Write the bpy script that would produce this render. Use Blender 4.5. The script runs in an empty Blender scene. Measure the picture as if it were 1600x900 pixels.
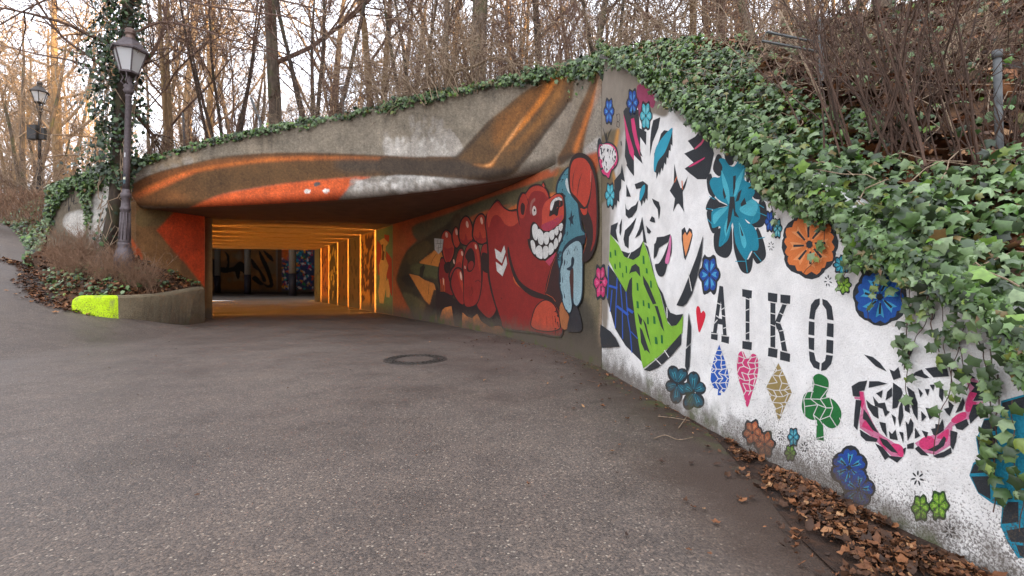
import bpy, bmesh, math, random
import numpy as np
from mathutils import Vector, Matrix, noise as mnoise
from mathutils.bvhtree import BVHTree
from mathutils.geometry import tessellate_polygon

random.seed(7); np.random.seed(7)
SC = bpy.context.scene
# ---------------------------------------------------------------- camera
F = 740.0; EYE = 0.95; HZ = 441.0; CX = 800.0
cam = bpy.data.cameras.new("camera"); camo = bpy.data.objects.new("camera", cam)
SC.collection.objects.link(camo); SC.camera = camo
camo.location = (0, 0, EYE); camo.rotation_euler = (math.radians(90), 0, 0)
cam.sensor_width = 36; cam.lens = F / 1600 * 36; cam.shift_y = -(450 - HZ) / 1600
cam.clip_start = 0.05; cam.clip_end = 1500
SC.render.resolution_x = 1024; SC.render.resolution_y = 576
# ---------------------------------------------------------------- sky, sun, exposure
SUN_EL, SUN_AZ = math.radians(9.0), math.radians(112.0)   # azimuth clockwise from +Y (into the picture)
w = bpy.data.worlds.new("World"); SC.world = w; w.use_nodes = True
nt = w.node_tree; nt.nodes.clear()
wo = nt.nodes.new("ShaderNodeOutputWorld"); bg = nt.nodes.new("ShaderNodeBackground")
sky = nt.nodes.new("ShaderNodeTexSky"); sky.sky_type = 'NISHITA'; sky.sun_disc = False
sky.sun_elevation = SUN_EL; sky.sun_rotation = SUN_AZ; sky.air_density = 1.0; sky.dust_density = 2.5; sky.ozone_density = 1.2
tc = nt.nodes.new("ShaderNodeTexCoord"); mp = nt.nodes.new("ShaderNodeMapping"); mp.inputs['Scale'].default_value = (1.2, 1.2, 4)
cn = nt.nodes.new("ShaderNodeTexNoise"); cn.inputs['Scale'].default_value = 2.2; cn.inputs['Detail'].default_value = 6
cr = nt.nodes.new("ShaderNodeMapRange"); cr.inputs['From Min'].default_value = .3; cr.inputs['From Max'].default_value = .75
cr.inputs['To Min'].default_value = .78; cr.inputs['To Max'].default_value = .97
mx = nt.nodes.new("ShaderNodeMix"); mx.data_type = 'RGBA'
mx.inputs[7].default_value = (8.1, 8.35, 9.1, 1)      # thin high cloud veil
nt.links.new(tc.outputs['Generated'], mp.inputs[0]); nt.links.new(mp.outputs[0], cn.inputs['Vector'])
nt.links.new(cn.outputs['Fac'], cr.inputs['Value']); nt.links.new(cr.outputs[0], mx.inputs[0])
nt.links.new(sky.outputs[0], mx.inputs[6]); nt.links.new(mx.outputs[2], bg.inputs[0])
bg.inputs[1].default_value = 0.11; nt.links.new(bg.outputs[0], wo.inputs[0])
sun = bpy.data.lights.new("sun", 'SUN'); sun.energy = 5.0; sun.color = (1.0, .66, .32); sun.angle = math.radians(1.0)
suno = bpy.data.objects.new("sun", sun); SC.collection.objects.link(suno)
sd = Vector((math.sin(SUN_AZ) * math.cos(SUN_EL), math.cos(SUN_AZ) * math.cos(SUN_EL), math.sin(SUN_EL)))
suno.rotation_euler = (-sd).to_track_quat('-Z', 'Y').to_euler(); suno.location = sd * 50
SC.view_settings.view_transform = 'Standard'; SC.view_settings.look = 'None'
SC.view_settings.exposure = 1.68; SC.view_settings.gamma = 1
SC.cycles.max_bounces = 8; SC.cycles.diffuse_bounces = 4; SC.cycles.use_denoising = True
# ---------------------------------------------------------------- helpers
def lin(c):
    if isinstance(c, str):
        c = tuple(int(c[i:i + 2], 16) for i in (0, 2, 4))
    return tuple(((v / 255) / 12.92 if v / 255 <= .04045 else ((v / 255 + .055) / 1.055) ** 2.4) for v in c)

def tag(o, label=None, cat=None, group=None, kind=None):
    if label: o["label"] = label
    if cat: o["category"] = cat
    if group: o["group"] = group
    if kind: o["kind"] = kind
    return o

def empty(name, loc, label=None, cat=None, group=None, rz=0):
    o = bpy.data.objects.new(name, None); SC.collection.objects.link(o)
    o.location = loc; o.rotation_euler = (0, 0, rz); o.empty_display_size = .1
    return tag(o, label, cat, group)

def link(name, me, mat=None, parent=None, world=True):
    o = bpy.data.objects.new(name, me); SC.collection.objects.link(o)
    if mat is not None: me.materials.append(mat)
    if parent is not None:
        o.parent = parent
        if world: o.matrix_parent_inverse = Matrix.Translation(parent.location).inverted() if parent.rotation_euler.z == 0 else \
            (Matrix.Translation(parent.location) @ Matrix.Rotation(parent.rotation_euler.z, 4, 'Z')).inverted()
    return o

def mesh(name, V, Fc, mat=None, parent=None, smooth=False, cols=None, world=True):
    me = bpy.data.meshes.new(name); me.from_pydata([tuple(v) for v in V], [], [tuple(f) for f in Fc]); me.update()
    if smooth: me.polygons.foreach_set('use_smooth', [True] * len(me.polygons))
    if cols is not None:
        a = me.color_attributes.new('Col', 'FLOAT_COLOR', 'POINT')
        c = np.ones((len(V), 4), np.float32); c[:, :3] = np.asarray(cols, np.float32)
        a.data.foreach_set('color', c.ravel())
    return link(name, me, mat, parent, world)

class MB:
    """collects shapes into one mesh"""
    def __init__(s): s.V = []; s.F = []
    def add(s, V, Fc):
        n = len(s.V); s.V += [tuple(v) for v in V]; s.F += [tuple(i + n for i in f) for f in Fc]; return s
    def box(s, c, d, rz=0, bev=0):
        bm = bmesh.new(); bmesh.ops.create_cube(bm, size=1)
        bmesh.ops.scale(bm, vec=d, verts=bm.verts)
        if bev: bmesh.ops.bevel(bm, geom=bm.edges[:], offset=bev, segments=2, affect='EDGES')
        M = Matrix.Translation(c) @ Matrix.Rotation(rz, 4, 'Z')
        bm.verts.ensure_lookup_table()
        s.add([M @ v.co for v in bm.verts], [[v.index for v in f.verts] for f in bm.faces]); bm.free(); return s
    def tube(s, pts, rad, n=6, cap=True):
        pts = [Vector(p) for p in pts]; m = len(pts)
        if not hasattr(rad, '__len__'): rad = [rad] * m
        V = []; up = Vector((0.13, .21, 1)).normalized(); prev = None
        for i, p in enumerate(pts):
            t = (pts[min(i + 1, m - 1)] - pts[max(i - 1, 0)])
            if t.length < 1e-9: t = Vector((0, 0, 1))
            t.normalize()
            a = t.cross(up if abs(t.dot(up)) < .95 else Vector((1, 0, 0))).normalized() if prev is None else (prev - t * prev.dot(t)).normalized()
            prev = a; b = t.cross(a)
            for k in range(n):
                th = 2 * math.pi * k / n
                V.append(p + (a * math.cos(th) + b * math.sin(th)) * rad[i])
        Fc = [(i * n + k, i * n + (k + 1) % n, (i + 1) * n + (k + 1) % n, (i + 1) * n + k) for i in range(m - 1) for k in range(n)]
        if cap: Fc += [tuple(range(n - 1, -1, -1)), tuple((m - 1) * n + k for k in range(n))]
        return s.add(V, Fc)
    def lathe(s, prof, c=(0, 0, 0), n=16, squ=0, rot=0):
        V = []
        for (r, z) in prof:
            for k in range(n):
                th = 2 * math.pi * k / n + rot
                V.append((c[0] + r * math.cos(th), c[1] + r * math.sin(th), c[2] + z))
        m = len(prof)
        Fc = [(i * n + k, i * n + (k + 1) % n, (i + 1) * n + (k + 1) % n, (i + 1) * n + k) for i in range(m - 1) for k in range(n)]
        Fc += [tuple(range(n - 1, -1, -1)), tuple((m - 1) * n + k for k in range(n))]
        return s.add(V, Fc)
    def build(s, name, mat=None, parent=None, smooth=False, world=True):
        return mesh(name, s.V, s.F, mat, parent, smooth, world=world)

def cr_open(P, n=8):
    P = [np.array(p, float) for p in P]; Q = [2 * P[0] - P[1]] + P + [2 * P[-1] - P[-2]]; out = []
    for i in range(1, len(Q) - 2):
        p0, p1, p2, p3 = Q[i - 1:i + 3]
        for k in range(n):
            t = k / n
            out.append(.5 * ((2 * p1) + (-p0 + p2) * t + (2 * p0 - 5 * p1 + 4 * p2 - p3) * t * t + (-p0 + 3 * p1 - 3 * p2 + p3) * t ** 3))
    out.append(P[-1]); return out

def cr_closed(P, n=5):
    P = [np.array(p, float) for p in P]; L = len(P); out = []
    for i in range(L):
        p0, p1, p2, p3 = P[i - 1], P[i], P[(i + 1) % L], P[(i + 2) % L]
        for k in range(n):
            t = k / n
            out.append(.5 * ((2 * p1) + (-p0 + p2) * t + (2 * p0 - 5 * p1 + 4 * p2 - p3) * t * t + (-p0 + 3 * p1 - 3 * p2 + p3) * t ** 3))
    return out

def sst(a, b, x):
    t = min(1, max(0, (x - a) / (b - a))) if b != a else float(x > a)
    return t * t * (3 - 2 * t)

# ---------------------------------------------------------------- materials
def newmat(name):
    m = bpy.data.materials.new(name); m.use_nodes = True
    return m, m.node_tree, m.node_tree.nodes, m.node_tree.links, m.node_tree.nodes['Principled BSDF']

def nz(N, L, scale, detail=4, rough=.55, vec=None, kind='ShaderNodeTexNoise'):
    n = N.new(kind)
    if 'Scale' in n.inputs: n.inputs['Scale'].default_value = scale
    if kind == 'ShaderNodeTexNoise':
        n.inputs['Detail'].default_value = detail; n.inputs['Roughness'].default_value = rough
    if vec is not None: L.new(vec, n.inputs['Vector'])
    return n

def ramp(N, L, src, stops):
    r = N.new('ShaderNodeValToRGB'); L.new(src, r.inputs[0])
    e = r.color_ramp.elements
    while len(e) < len(stops): e.new(.5)
    for k, (p, c) in enumerate(stops): e[k].position = p; e[k].color = tuple(c)[:3] + (1,)
    return r

def mixc(N, L, fac, a, b, mode='MIX'):
    m = N.new('ShaderNodeMix'); m.data_type = 'RGBA'; m.blend_type = mode
    for s, i in ((fac, 0), (a, 6), (b, 7)):
        if hasattr(s, 'is_linked'): L.new(s, m.inputs[i])
        elif i == 0: m.inputs[0].default_value = s
        else: m.inputs[i].default_value = tuple(s)[:3] + (1,)
    return m.outputs[2]

def mth(N, L, op, a, b=None, clamp=False):
    m = N.new('ShaderNodeMath'); m.operation = op; m.use_clamp = clamp
    for s, i in ((a, 0), (b, 1)):
        if s is None: continue
        if hasattr(s, 'is_linked'): L.new(s, m.inputs[i])
        else: m.inputs[i].default_value = s
    return m.outputs[0]

def maprange(N, L, v, a, b, c, d, smooth=True):
    m = N.new('ShaderNodeMapRange'); m.interpolation_type = 'SMOOTHSTEP' if smooth else 'LINEAR'
    L.new(v, m.inputs['Value'])
    for n_, x in (('From Min', a), ('From Max', b), ('To Min', c), ('To Max', d)):
        if hasattr(x, 'is_linked'): L.new(x, m.inputs[n_])
        else: m.inputs[n_].default_value = x
    return m.outputs[0]

def bump(N, L, bsdf, h, strength, dist, prev=None):
    b = N.new('ShaderNodeBump'); b.inputs['Strength'].default_value = strength; b.inputs['Distance'].default_value = dist
    L.new(h, b.inputs['Height'])
    if prev is not None: L.new(prev, b.inputs['Normal'])
    L.new(b.outputs[0], bsdf.inputs['Normal']); return b.outputs[0]

def simple(name, col, rough=.6, metal=0, var=.15, scale=12, bmp=0, coat=0):
    m, T, N, L, B = newmat(name); g = N.new('ShaderNodeNewGeometry')
    n = nz(N, L, scale, 5, .6, g.outputs['Position'])
    c = lin(col) if isinstance(col, str) else col
    r = ramp(N, L, n.outputs[0], [(.25, [v * (1 - var * 2) for v in c]), (.75, [min(1, v * (1 + var * 2)) for v in c])])
    L.new(r.outputs[0], B.inputs['Base Color']); B.inputs['Roughness'].default_value = rough; B.inputs['Metallic'].default_value = metal
    if bmp: bump(N, L, B, n.outputs[0], bmp, .01)
    return m

def wall_mat(name, grain=75, depth=.006, dirt_top=.42, pit=.5, dirtcol='4a4238', dirt_bias=0.0, bs=.6, gv=(.86, 1.06), smear=.2, smk=.75):
    """painted rough-cast concrete; the paint colour comes from attribute Col, splash dirt sits near the ground"""
    m, T, N, L, B = newmat(name); g = N.new('ShaderNodeNewGeometry'); P = g.outputs['Position']
    at = N.new('ShaderNodeAttribute'); at.attribute_name = 'Col'
    n1 = nz(N, L, grain, 3, .6, P); n2 = nz(N, L, 9, 6, .6, P); n3 = nz(N, L, 1.6, 5, .6, P); n4 = nz(N, L, grain * 2.2, 2, .5, P)
    grit = mth(N, L, 'MULTIPLY_ADD', n1.outputs[0], .7); grit.node.inputs[2].default_value = 0
    grit = mth(N, L, 'ADD', grit, mth(N, L, 'MULTIPLY', n4.outputs[0], .3))
    base = mixc(N, L, 1.0, at.outputs['Color'], ramp(N, L, n2.outputs[0], [(.2, (.80,) * 3), (.8, (1.12,) * 3)]).outputs[0], 'MULTIPLY')
    base = mixc(N, L, 1.0, base, ramp(N, L, n3.outputs[0], [(.3, (.88, .87, .85)), (.7, (1.06,) * 3)]).outputs[0], 'MULTIPLY')
    # unpainted / dirty pits
    sp = N.new('ShaderNodeSeparateXYZ'); L.new(P, sp.inputs[0])
    zz = mth(N, L, 'ADD', sp.outputs[2], mth(N, L, 'MULTIPLY', mth(N, L, 'SUBTRACT', n3.outputs[0], .5), 1.15))
    hd = maprange(N, L, zz, 0.0, dirt_top, 1.0, 0.0)      # 1 at ground
    hd2 = maprange(N, L, zz, 0.1, dirt_top * 3.2, 1.0, 0.0)
    base = mixc(N, L, 1.0, base, ramp(N, L, grit, [(.30, (gv[0],) * 3), (.5, (1.0,) * 3), (.66, (gv[1],) * 3)]).outputs[0], 'MULTIPLY')
    thr = mth(N, L, 'ADD', mth(N, L, 'ADD', .31 + dirt_bias, mth(N, L, 'MULTIPLY', hd2, .085)), mth(N, L, 'MULTIPLY', hd, .13))
    pm = maprange(N, L, mth(N, L, 'SUBTRACT', thr, grit), -.03, .07, 0, pit + .25)
    pm = mth(N, L, 'MINIMUM', pm, 1.0)
    base = mixc(N, L, pm, base, lin(dirtcol))
    zs = mth(N, L, 'ADD', sp.outputs[2], mth(N, L, 'MULTIPLY', mth(N, L, 'SUBTRACT', n2.outputs[0], .5), .35))
    base = mixc(N, L, maprange(N, L, zs, smear * .15, smear, smk, 0), base, lin('574d42'))
    mo = nz(N, L, 3.3, 4, .6, P)
    gm = mth(N, L, 'MULTIPLY', maprange(N, L, mo.outputs[0], .52, .66, 0, 1), maprange(N, L, sp.outputs[2], .02, .3, .75, 0))
    base = mixc(N, L, gm, base, lin('4d5428'))
    L.new(base, B.inputs['Base Color']); B.inputs['Roughness'].default_value = .85
    bump(N, L, B, grit, bs, depth)
    return m

M_WALL = wall_mat('white_roughcast', 130, .010, .34, dirtcol='4c433a', gv=(.9, 1.08))
M_CONC = wall_mat('painted_concrete', 62, .005, .36, .45, dirt_bias=-.005, bs=.7, gv=(.62, 1.3), smear=.42, smk=.85)

def asphalt_mat():
    m, T, N, L, B = newmat('asphalt'); g = N.new('ShaderNodeNewGeometry'); P = g.outputs['Position']
    v = N.new('ShaderNodeTexVoronoi'); v.inputs['Scale'].default_value = 125; L.new(P, v.inputs['Vector'])
    v2 = N.new('ShaderNodeTexVoronoi'); v2.inputs['Scale'].default_value = 85; L.new(P, v2.inputs['Vector'])
    n1 = nz(N, L, .55, 6, .62, P); n2 = nz(N, L, 5, 6, .65, P); n3 = nz(N, L, 160, 2, .5, P)
    base = ramp(N, L, n1.outputs[0], [(.28, lin((75, 66, 61))), (.5, lin((91, 81, 75))), (.72, lin((103, 93, 86)))]).outputs[0]
    base = mixc(N, L, 1.0, base, ramp(N, L, n2.outputs[0], [(.25, (.82,) * 3), (.75, (1.15, 1.13, 1.1))]).outputs[0], 'MULTIPLY')
    # aggregate: individual stones with their own brightness
    st = ramp(N, L, v.outputs['Color'], [(0, (.38,) * 3), (.5, (.9,) * 3), (.8, (1.3, 1.25, 1.16)), (1, (2.3, 2.15, 1.95))])
    base = mixc(N, L, 1.0, base, st.outputs[0], 'MULTIPLY')
    sel = maprange(N, L, v2.outputs['Color'], .80, .84, 0, 1); dot = maprange(N, L, v2.outputs['Distance'], .25, .5, .42, 0)
    base = mixc(N, L, mth(N, L, 'MULTIPLY', sel, dot), base, lin((205, 190, 170)))
    n5 = nz(N, L, 1.7, 7, .7, P); base = mixc(N, L, 1.0, base, ramp(N, L, n5.outputs[0], [(.34, (.80, .78, .76)), (.47, (1.0,) * 3), (.66, (1.1, 1.08, 1.05))]).outputs[0], 'MULTIPLY')
    # damp, dirty band along the painted wall (plan line X = 1.65 - .126 Y)
    sp = N.new('ShaderNodeSeparateXYZ'); L.new(P, sp.inputs[0])
    dist = mth(N, L, 'SUBTRACT', 1.65, mth(N, L, 'ADD', sp.outputs[0], mth(N, L, 'MULTIPLY', sp.outputs[1], .126)))
    dist = mth(N, L, 'ADD', dist, mth(N, L, 'MULTIPLY', mth(N, L, 'SUBTRACT', n2.outputs[0], .5), .5))
    near = maprange(N, L, sp.outputs[1], 6.5, 4.8, 0, 1)
    mud = mth(N, L, 'MULTIPLY', maprange(N, L, dist, .12, .62, .85, 0), near)
    far_mud = mth(N, L, 'MULTIPLY', maprange(N, L, dist, .40, .95, .92, 0), maprange(N, L, sp.outputs[1], 3.1, 2.3, 0, 1))
    mud = mth(N, L, 'MAXIMUM', mud, far_mud)
    base = mixc(N, L, mud, base, ramp(N, L, n3.outputs[0], [(.3, lin((38, 28, 22))), (.7, lin((78, 58, 44)))]).outputs[0])
    moss = mth(N, L, 'MULTIPLY', mth(N, L, 'MULTIPLY', maprange(N, L, dist, .05, .3, 1, 0), maprange(N, L, n2.outputs[0], .5, .62, 0, .8)), near)
    base = mixc(N, L, moss, base, lin((74, 84, 34)))
    L.new(base, B.inputs['Base Color'])
    rr = maprange(N, L, n1.outputs[0], .3, .7, .52, .78); L.new(rr, B.inputs['Roughness'])
    h = mth(N, L, 'ADD', mth(N, L, 'MULTIPLY', v.outputs['Distance'], -1.0), n3.outputs[0])
    bump(N, L, B, h, .55, .004)
    return m
M_ASPH = asphalt_mat()

def soil_mat(name='leafy_soil', a='2e2318', b='5b4029', c='7a5638'):
    m, T, N, L, B = newmat(name); g = N.new('ShaderNodeNewGeometry'); P = g.outputs['Position']
    n1 = nz(N, L, 14, 6, .7, P); v = N.new('ShaderNodeTexVoronoi'); v.inputs['Scale'].default_value = 22; L.new(P, v.inputs['Vector'])
    r = ramp(N, L, n1.outputs[0], [(.3, lin(a)), (.55, lin(b)), (.8, lin(c))])
    r2 = ramp(N, L, v.outputs['Color'], [(0, (.6,) * 3), (1, (1.4, 1.3, 1.2))])
    L.new(mixc(N, L, 1.0, r.outputs[0], r2.outputs[0], 'MULTIPLY'), B.inputs['Base Color']); B.inputs['Roughness'].default_value = .95
    bump(N, L, B, n1.outputs[0], .9, .04)
    return m
M_SOIL = soil_mat()

def leaf_mat(name, stops, rough=.45, trans=.0, vein=False):
    m, T, N, L, B = newmat(name); g = N.new('ShaderNodeNewGeometry')
    r = ramp(N, L, g.outputs['Random Per Island'], [(p, lin(c)) for p, c in stops])
    n = nz(N, L, 60, 3, .6, g.outputs['Position'])
    c = mixc(N, L, 1.0, r.outputs[0], ramp(N, L, n.outputs[0], [(.3, (.75,) * 3), (.7, (1.2,) * 3)]).outputs[0], 'MULTIPLY')
    L.new(c, B.inputs['Base Color']); B.inputs['Roughness'].default_value = rough
    return m
M_IVY = leaf_mat('ivy_leaf', [(0, '1a2610'), (.22, '324625'), (.46, '4a6532'), (.66, '627b48'), (.80, '80936a'), (.87, '4f7828'), (.92, '708f38'), (1, '6a4c2c')], .38)
M_LITTER = leaf_mat('dead_leaf', [(0, '2e1d12'), (.4, '51331d'), (.7, '74482a'), (.9, '95623c'), (1, 'b08860')], .7)

def bark_mat(name, a, b, moss=0.0, scale=14):
    m, T, N, L, B = newmat(name); g = N.new('ShaderNodeNewGeometry'); P = g.outputs['Position']
    mpn = N.new('ShaderNodeMapping'); mpn.inputs['Scale'].default_value = (1, 1, .22); L.new(P, mpn.inputs[0])
    n1 = nz(N, L, scale, 6, .7, mpn.outputs[0]); n2 = nz(N, L, 2.1, 4, .6, P)
    c = ramp(N, L, n1.outputs[0], [(.3, lin(a)), (.7, lin(b))]).outputs[0]
    if moss:
        c = mixc(N, L, maprange(N, L, n2.outputs[0], .5, .65, 0, moss), c, lin('4f5a30'))
    L.new(c, B.inputs['Base Color']); B.inputs['Roughness'].default_value = .9
    bump(N, L, B, n1.outputs[0], .8, .02)
    return m
M_BARK = bark_mat('grey_brown_bark', '43382f', '7d6d5e', .5)
M_BARK2 = bark_mat('dark_bark', '2c241e', '54463a', .3)
M_BARKW = bark_mat('warm_bark', '6a543c', 'b09068', .25)
M_TWIG = bark_mat('brown_twig', '4d3a2e', '86695a', 0, 30)
M_TWIGP = bark_mat('pale_twig', '75614e', 'b09a80', 0, 30)
M_TWIGR = bark_mat('red_brown_stem', '35281f', '6a5042', 0, 30)
M_TWIGD = bark_mat('dry_shrub_twig', '6b4f3c', 'a5846a', 0, 30)
# ================================================================= plan curves of the walls (real metres)
def xz(x, y, D): return Vector(((x - CX) / F * D, D, EYE + (HZ - y) / F * D))
def proj(X, Y, Z): return CX + F * X / Y, HZ - F * (Z - EYE) / Y

FASC = cr_open([(-8.30, 10.45), (-7.6, 10.38), (-6.6, 10.2), (-4.88, 9.77), (-3.2, 9.25), (-1.87, 8.62), (-1.11, 8.17), (-.42, 7.68), (.117, 7.2), (.62, 6.62), (.99, 5.25)], 16)
_j = [i for i, p in enumerate(FASC) if abs(p[0] - .62) < 1e-6][0]
BEAR = cr_open([(-3.41, 13.5), (-1.42, 10.5), (-.23, 8.47), (.62, 6.62)], 20)[:-1] + FASC[_j:]
LPIL = [np.array(p) for p in ((-8.30, 10.45), (-7.73, 11.9))]
def make_Dx(curve):
    px = np.array([CX + F * p[0] / p[1] for p in curve]); D = np.array([p[1] for p in curve]); o = np.argsort(px); px = px[o]; D = D[o]
    return lambda x: np.interp(x, px, 1 / D) ** -1 if False else 1 / np.interp(x, px, 1 / D)
D_bear = make_Dx(BEAR); D_fasc = make_Dx(FASC); D_lpil = make_Dx(LPIL)
def D_white(x): return 1.65 / ((x - CX) / F + .126)
TOPY = [(205, 257), (325, 221), (430, 199), (544, 179), (640, 157), (700, 144), (760, 132), (812, 121), (870, 111), (940, 103)]
def fasc_top(x):
    y = np.interp(x, [p[0] for p in TOPY], [p[1] for p in TOPY]); return EYE + (HZ - y) / F * D_fasc(x)
def white_top(D): return min(3.38, max(.35, -.12 + .69 * D))

# ---------------------------------------------------------------- a paint canvas laid over the wall surfaces (stores the wall colours)
class Canvas:
    def __init__(s, base): s.a = np.zeros((900, 1600, 3), np.float32); s.a[:] = lin(base)
    def mask(s, poly, soft):
        P = np.array(poly, float); pad = int(soft * 2 + 2)
        x0 = max(0, int(P[:, 0].min()) - pad); x1 = min(1600, int(P[:, 0].max()) + pad + 1)
        y0 = max(0, int(P[:, 1].min()) - pad); y1 = min(900, int(P[:, 1].max()) + pad + 1)
        if x1 <= x0 or y1 <= y0: return None
        yy, xx = np.mgrid[y0:y1, x0:x1]; ins = np.zeros(yy.shape, bool); n = len(P)
        for i in range(n):
            (ax, ay), (bx, by) = P[i], P[(i + 1) % n]
            if ay == by: continue
            c = ((yy >= min(ay, by)) & (yy < max(ay, by))); ins ^= c & (xx < (bx - ax) * (yy - ay) / (by - ay) + ax)
        m = ins.astype(np.float32); r = int(round(soft))
        if r > 0:
            for _ in range(2):
                for ax_ in (0, 1):
                    c = np.cumsum(np.pad(m, [(r + 1, r) if k == ax_ else (0, 0) for k in (0, 1)], mode='edge'), axis=ax_)
                    k = 2 * r + 1
                    m = ((c[k:] - c[:-k]) if ax_ == 0 else (c[:, k:] - c[:, :-k])) / k
        return (x0, x1, y0, y1, m)
    def fill(s, poly, col, soft=1, op=1.0, smooth=True, rough=0, fr=.15):
        poly = cr_closed(poly, 5) if smooth else poly
        r = s.mask(poly, soft * .6)
        if r is None: return s
        x0, x1, y0, y1, m = r
        if rough:
            yy, xx = np.mgrid[y0:y1, x0:x1]
            rng = np.random.RandomState(3); acc = 0
            for k in range(7):
                a, b, ph = rng.uniform(-1, 1) * fr * (k + 1), rng.uniform(-1, 1) * fr * (k + 1) * .6, rng.uniform(0, 6)
                acc = acc + np.sin(xx * a + yy * b + ph + 1.7 * np.sin(yy * a * 1.3 - xx * b)) / (1 + k * .4)
            m = np.clip((m - .5) * 3 + .5 + acc * rough * .35, 0, 1) * (m > .02)
        m = (m * op)[..., None]
        s.a[y0:y1, x0:x1] = s.a[y0:y1, x0:x1] * (1 - m) + np.array(lin(col), np.float32) * m
        return s
    def sample(s, X, Y, Z):
        x = CX + F * X / Y; y = HZ - F * (Z - EYE) / Y
        x = np.clip(x, 0, 1598.9); y = np.clip(y, 0, 898.9); xi = x.astype(int); yi = y.astype(int); fx = (x - xi)[..., None]; fy = (y - yi)[..., None]
        a = s.a
        return (a[yi, xi] * (1 - fx) * (1 - fy) + a[yi, xi + 1] * fx * (1 - fy) + a[yi + 1, xi] * (1 - fx) * fy + a[yi + 1, xi + 1] * fx * fy)

def grid_mesh(name, G, mat, parent=None, cv=None, flip=False, smooth=True, colfix=None):
    """G: array (rows, cols, 3)"""
    r, c, _ = G.shape; V = G.reshape(-1, 3)
    idx = np.arange(r * c).reshape(r, c)
    a, b, d, e = idx[:-1, :-1].ravel(), idx[:-1, 1:].ravel(), idx[1:, 1:].ravel(), idx[1:, :-1].ravel()
    Q = np.stack([a, b, d, e] if not flip else [a, e, d, b], 1)
    me = bpy.data.meshes.new(name); me.vertices.add(len(V)); me.vertices.foreach_set('co', V.ravel().astype(np.float32))
    me.loops.add(len(Q) * 4); me.loops.foreach_set('vertex_index', Q.ravel().astype(np.int32))
    me.polygons.add(len(Q)); me.polygons.foreach_set('loop_start', np.arange(0, len(Q) * 4, 4, dtype=np.int32))
    me.update(calc_edges=True)
    if smooth: me.polygons.foreach_set('use_smooth', [True] * len(Q))
    if cv is not None:
        C = cv.sample(V[:, 0], V[:, 1], V[:, 2]) if isinstance(cv, Canvas) else np.tile(np.array(cv, np.float32), (len(V), 1))
        at = me.color_attributes.new('Col', 'FLOAT_COLOR', 'POINT'); at.data.foreach_set('color', np.c_[C, np.ones(len(V))].astype(np.float32).ravel())
    return link(name, me, mat, parent)

CV = Canvas('8a7f6e')     # bare aggregate concrete
f = CV.fill
def Zm(ox, oy, s, pts): return [(ox + px / s, oy + py / s) for px, py in pts]
z4 = lambda p: Zm(200, 100, 3.2, p)
z5 = lambda p: Zm(600, 90, 3.463, p)
# mottled weathering on the concrete
for k in range(60):
    cx_, cy_ = random.uniform(200, 940), random.uniform(100, 300); r_ = random.uniform(6, 30)
    f([(cx_ + r_ * random.uniform(.5, 1.3) * math.cos(t), cy_ + r_ * 1.3 * random.uniform(.5, 1.4) * math.sin(t)) for t in np.arange(0, 6.2, .8)],
      random.choice(['9a8f7e', '7a6f60', '857a68', 'a0907a', '756b5c']), 6, .35)
# drips below the top edge
for k in range(46):
    x_ = random.uniform(215, 940); y_ = float(np.interp(x_, [p[0] for p in TOPY], [p[1] for p in TOPY])); l_ = random.uniform(8, 45)
    f([(x_ - 3, y_ - 4), (x_ + 4, y_ - 4), (x_ + 2, y_ + l_), (x_ - 1, y_ + l_ * .9)], '5c5348', 2, random.uniform(.15, .5))
# whitish plaster left
f(z4([(10, 560), (120, 545), (190, 540), (100, 590), (12, 612)]), 'c3bcb0', 3, .9, rough=.5)
f(z4([(90, 500), (300, 460), (330, 490), (200, 520), (60, 545)]), 'b09a7c', 6, .6)
f(z4([(270, 470), (320, 465), (325, 495), (280, 505)]), 'b5aea4', 3, .7, rough=.5)
f(z4([(0, 500), (330, 430), (340, 470), (130, 540), (0, 600)]), 'a08a6e', 9, .45)
# pale grey wash right of centre
f(z4([(1290, 430), (1430, 390), (1500, 410), (1600, 340), (1640, 360), (1700, 480), (1600, 475), (1330, 462)]), 'b5ada2', 4, .8, rough=.8, fr=.3)
f(z5([(60, 470), (200, 450), (330, 380), (360, 470), (350, 545), (100, 540), (30, 525)]), 'a39b90', 5, .65, rough=.6, fr=.3)
f(z4([(1280, 350), (1300, 350), (1320, 450), (1300, 455)]), 'a8a095', 3, .6)
for (xa, xb, ya, yb, n__, cs) in ((600, 705, 215, 248, 120, ('bdb5aa', 'aaa297', 'cbc5bb')), (205, 300, 255, 285, 60, ('b8ae9f', 'a3978a')), (640, 705, 180, 225, 40, ('a39b90',))):
    for k in range(n__):
        x_, y_, l_, w_ = random.uniform(xa, xb), random.uniform(ya, yb), random.uniform(4, 20), random.uniform(1, 4)
        f([(x_ - w_, y_), (x_ + w_, y_ - 1), (x_ + w_ * .6, y_ + l_), (x_ - w_ * .7, y_ + l_ * .8)], random.choice(cs), 1, random.uniform(.3, .8))
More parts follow.
